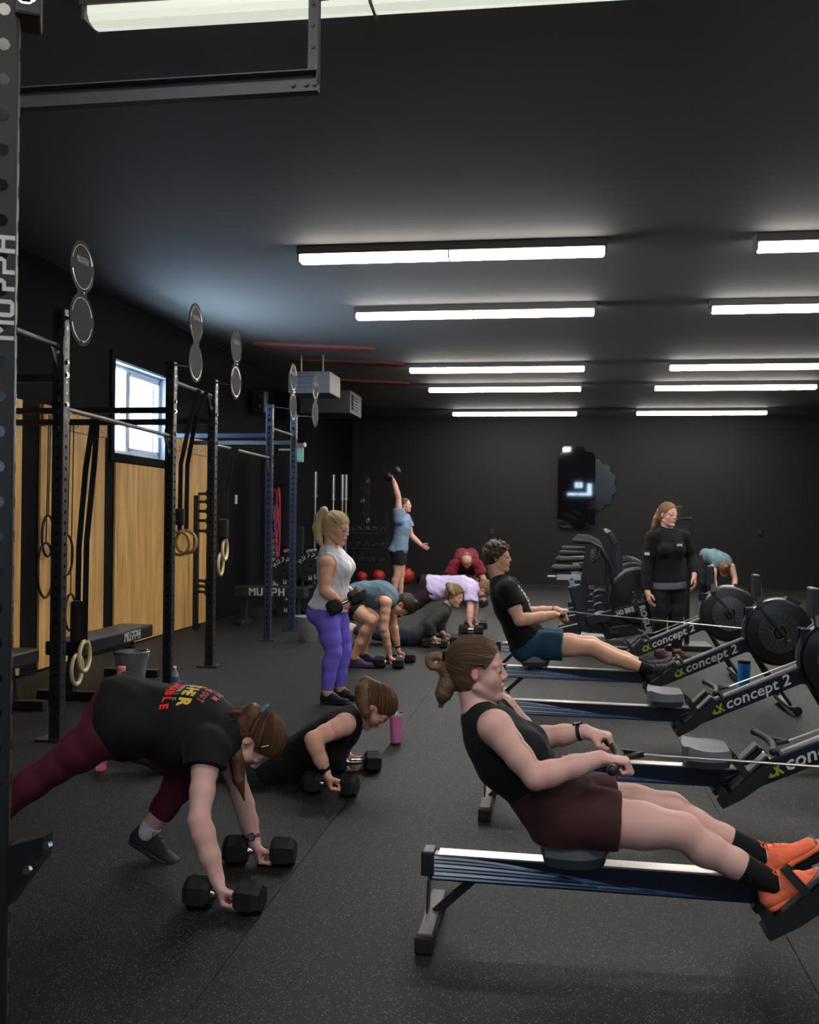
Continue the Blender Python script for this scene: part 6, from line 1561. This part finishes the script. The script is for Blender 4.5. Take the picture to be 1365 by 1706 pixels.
# ================================================================== bald man in maroon, facing the camera
def maroon_man():
    P = atY; J = {}
    J['shl'] = P(797, 942, 17.3); J['shr'] = P(757, 942, 17.3); J['neck'] = P(777, 934, 17.3); J['che'] = P(777, 938, 17.5); J['wai'] = P(777, 933, 17.75); J['pel'] = P(777, 932, 18.0)
    J['hil'] = J['pel']+V(.09, 0, -.02); J['hir'] = J['pel']+V(-.09, 0, -.02)
    J['ell'] = P(806, 966, 17.2); J['elr'] = P(748, 966, 17.2); J['wrl'] = P(806, 990, 17.0); J['wrr'] = P(750, 990, 17.0)
    J['knl'] = V(J['hil'][0]+.02, 18.35, .42); J['knr'] = V(J['hir'][0]-.02, 18.35, .42); J['anl'] = V(J['hil'][0]+.03, 18.7, .22); J['anr'] = V(J['hir'][0]-.03, 18.7, .22)
    J['bkl'] = J['bkr'] = V(0, .5, .8)
    for s in 'lr': J['to'+s] = J['an'+s]+V(0, -.12, -.16); J['fn'+s] = V(0, -.7, .7)
    J['head'] = P(778, 934, 17.12); J['hf'] = V(0, -.35, -.94); J['hu'] = V(0, -.94, .35); J['hs'] = V(1.12)
    B = Body(J, 1.08, False, 1.15, h=.010); root = person('bald man in a maroon shirt planking towards the camera at the back', J['che'])
    body_part(B, root, skin('rosy', (0, 0, 0)), [(J['wrl'], (0, -.2, -.9), (0, -.9, .1), (-1, 0, 0), .9), (J['wrr'], (0, -.2, -.9), (0, -.9, .1), (1, 0, 0), .9)])
    top_garment(B, root, 'maroon_tee', (112, 22, 40), inf=.020, sleeve=.70, hem=-.02, flare=.02, neck_r=.055, scoop=0, name='tee_shirt', wr=.005)
    bottoms(B, root, 'black_shorts', (0, 0, 0), inf=.014, t1=.6, waist=.08, flare=.02, name='shorts')
    for s in 'lr': shoe('black', J['an'+s], J['to'+s], J['fn'+s], (0, 0, 0), root, (28, 28, 30), 1.0, .010)
    head_hair(B, root, (120, 86, 70), tie=(-.1, 0, .05), short=True, strands=0, hairline=((-.04, .09), (-.05, -.055)), th=.002)
maroon_man()
# ================================================================== bent person far right
def far_bent():
    P = atY; J = {}; Y = 17.2
    J['shl'] = P(1219, 944, 17.0); J['shr'] = P(1190, 944, 17.05); J['neck'] = P(1206, 938, 17.0); J['che'] = P(1201, 934, 17.15); J['wai'] = P(1192, 928, 17.35); J['pel'] = P(1184, 930, 17.55)
    J['hil'] = J['pel']+V(.09, .05, -.03); J['hir'] = J['pel']+V(-.09, -.05, -.03)
    J['ell'] = P(1225, 965, 16.95); J['elr'] = P(1190, 966, 16.95); J['wrl'] = P(1223, 988, 16.8); J['wrr'] = P(1194, 990, 16.8)
    J['knl'] = P(1187, 972, 17.5); J['knr'] = P(1172, 972, 17.35); J['anl'] = P(1188, 1002, 17.75); J['anr'] = P(1170, 1003, 17.5)
    for s in 'lr': J['to'+s] = J['an'+s]+V(.05, -.18, -.02); J['fn'+s] = V(0, 0, 1); J['an'+s][2] = .09
    J['head'] = P(1207, 949, 16.92); J['hf'] = V(.1, -.25, -.95); J['hu'] = V(.1, -.93, .1); J['hs'] = V(1.0)
    B = Body(J, 1.0, True, 1.0, h=.010); root = person('person bending down by the back wall in a teal grey tank top', J['che'])
    body_part(B, root, skin('tan', (0, 0, 0)), [(J['wrl'], (0, -.2, -.9), (0, -.9, .1), (-1, 0, 0), .8), (J['wrr'], (0, -.2, -.9), (0, -.9, .1), (1, 0, 0), .8)])
    top_garment(B, root, 'tealgrey', (92, 120, 128), inf=.016, hem=-.03, arm_r=.055, name='tank_top', scoop=.03)
    bottoms(B, root, 'black_tights', (24, 25, 30), inf=.012, t1=1.9, waist=.08, flare=.0, name='leggings', tights=True)
    for s in 'lr': shoe('grey', J['an'+s], J['to'+s], (0, 0, 1), (90, 90, 94), root, (190, 190, 190), 1.0, .010, drop=.085)
    head_hair(B, root, (96, 66, 44), tie=(-.06, 0, .11), short=False, strands=0, th=.014, seed=61, tail=[B.H(-.03, 0, .12), B.H(.0, 0, .15), B.H(.04, 0, .15)], tailr=[.02, .03, .01])
    dumbbell('hex dumbbell under the hands of the bending person at the far right', V(J['wrl'][0]-.02, 16.75, .056), (1, .1, 0))
far_bent()
# ================================================================== instructor
def instructor():
    Y = 11.0; P = lambda x, y, Y=11.0: atY(x, y, Y); J = {}
    J['shr'] = P(1088, 896, 11.0); J['shl'] = P(1139, 894, 11.12); J['neck'] = P(1113, 886, 11.06); J['che'] = P(1113, 915, 11.05); J['wai'] = P(1112, 945, 11.06); J['pel'] = P(1112, 975, 11.08)
    J['hir'] = P(1099, 982, 11.04); J['hil'] = P(1126, 982, 11.12); J['elr'] = P(1078, 944, 10.98); J['wrr'] = P(1079, 986, 10.9); J['ell'] = P(1152, 930, 11.15); J['wrl'] = P(1157, 958, 11.0)
    J['knr'] = P(1099, 1036, 11.0); J['knl'] = P(1126, 1036, 11.08); J['anr'] = P(1098, 1088, 11.08); J['anl'] = P(1128, 1086, 11.1)
    for s in 'lr': J['to'+s] = J['an'+s]+V(.12, -.16, -.02); J['fn'+s] = V(0, 0, 1); J['an'+s][2] = .09
    J['head'] = P(1113, 858, 11.03); J['hf'] = V(.62, -.76, -.08); J['hu'] = V(.05, 0, 1); J['hs'] = V(1.06); J['brow'] = V(.6, .45, .4)
    B = Body(J, 1.03, True, 1.04, h=.0065); root = person('instructor standing in a black sweatshirt and black trousers, red-blonde ponytail', J['pel'])
    body_part(B, root, skin('rosy', (0, 0, 0)), [(J['wrr'], (.15, -.2, -.9), (1, .3, 0), (.3, -.9, 0), .38), (J['wrl'], (.1, -.2, -.9), (-1, .3, 0), (-.2, -.9, 0), .45)])
    eyes(B, root, (90, 100, 105))
    t = top_garment(B, root, 'sweatshirt', (20, 20, 23), inf=.020, sleeve=1.93, hem=.0, flare=.002, neck_r=.056, scoop=0, name='sweatshirt', wr=.0015, fr=4, sl_inf=.015)
    MB().box(B.torso(.03)[5][0]+V(.105, -.118, .045), (.055, .008, .030), np.array(Matrix.Rotation(.28, 3, 'Z'))).build('chest_label', K['ink'], t)
    MB().box(J['shr']+(J['elr']-J['shr'])*.55+V(-.03, -.062, 0), (.05, .008, .028)).build('sleeve_label', K['ink'], t)
    t2 = Sdf(.009, .02); up = unit(J['wai']-J['pel']); St = B.torso(.034)
    t2.seg(St[1][0], St[2][0], St[1][1], St[2][1], lat=B.lp, cut=[(J['pel']+up*.05, up), (J['pel']-up*.025, -up)]); mk('shirt_hem', t2.mesh(), cloth('hem_grey', (92, 96, 108)), root)
    bottoms(B, root, 'black_trousers', (30, 30, 33), inf=.010, t1=1.93, waist=.06, flare=.004, name='trousers')
    for s in 'lr': shoe('red_black', J['an'+s], J['to'+s], (0, 0, 1), (60, 34, 38), root, (30, 30, 32), 1.0, .0075, lace=(220, 80, 80), drop=.085)
    tl = [B.H(-.105, 0, .05), P(1100, 852, 11.1), P(1094, 864, 11.1), P(1090, 876, 11.1), P(1086, 885, 11.1)]
    head_hair(B, root, (128, 88, 58), tie=(-.105, 0, .05), tail=tl, tailr=[.02, .03, .032, .026, .010], strands=110, th=.006, seed=71, hairline=((.076, .076), (-.02, -.07)))
instructor()
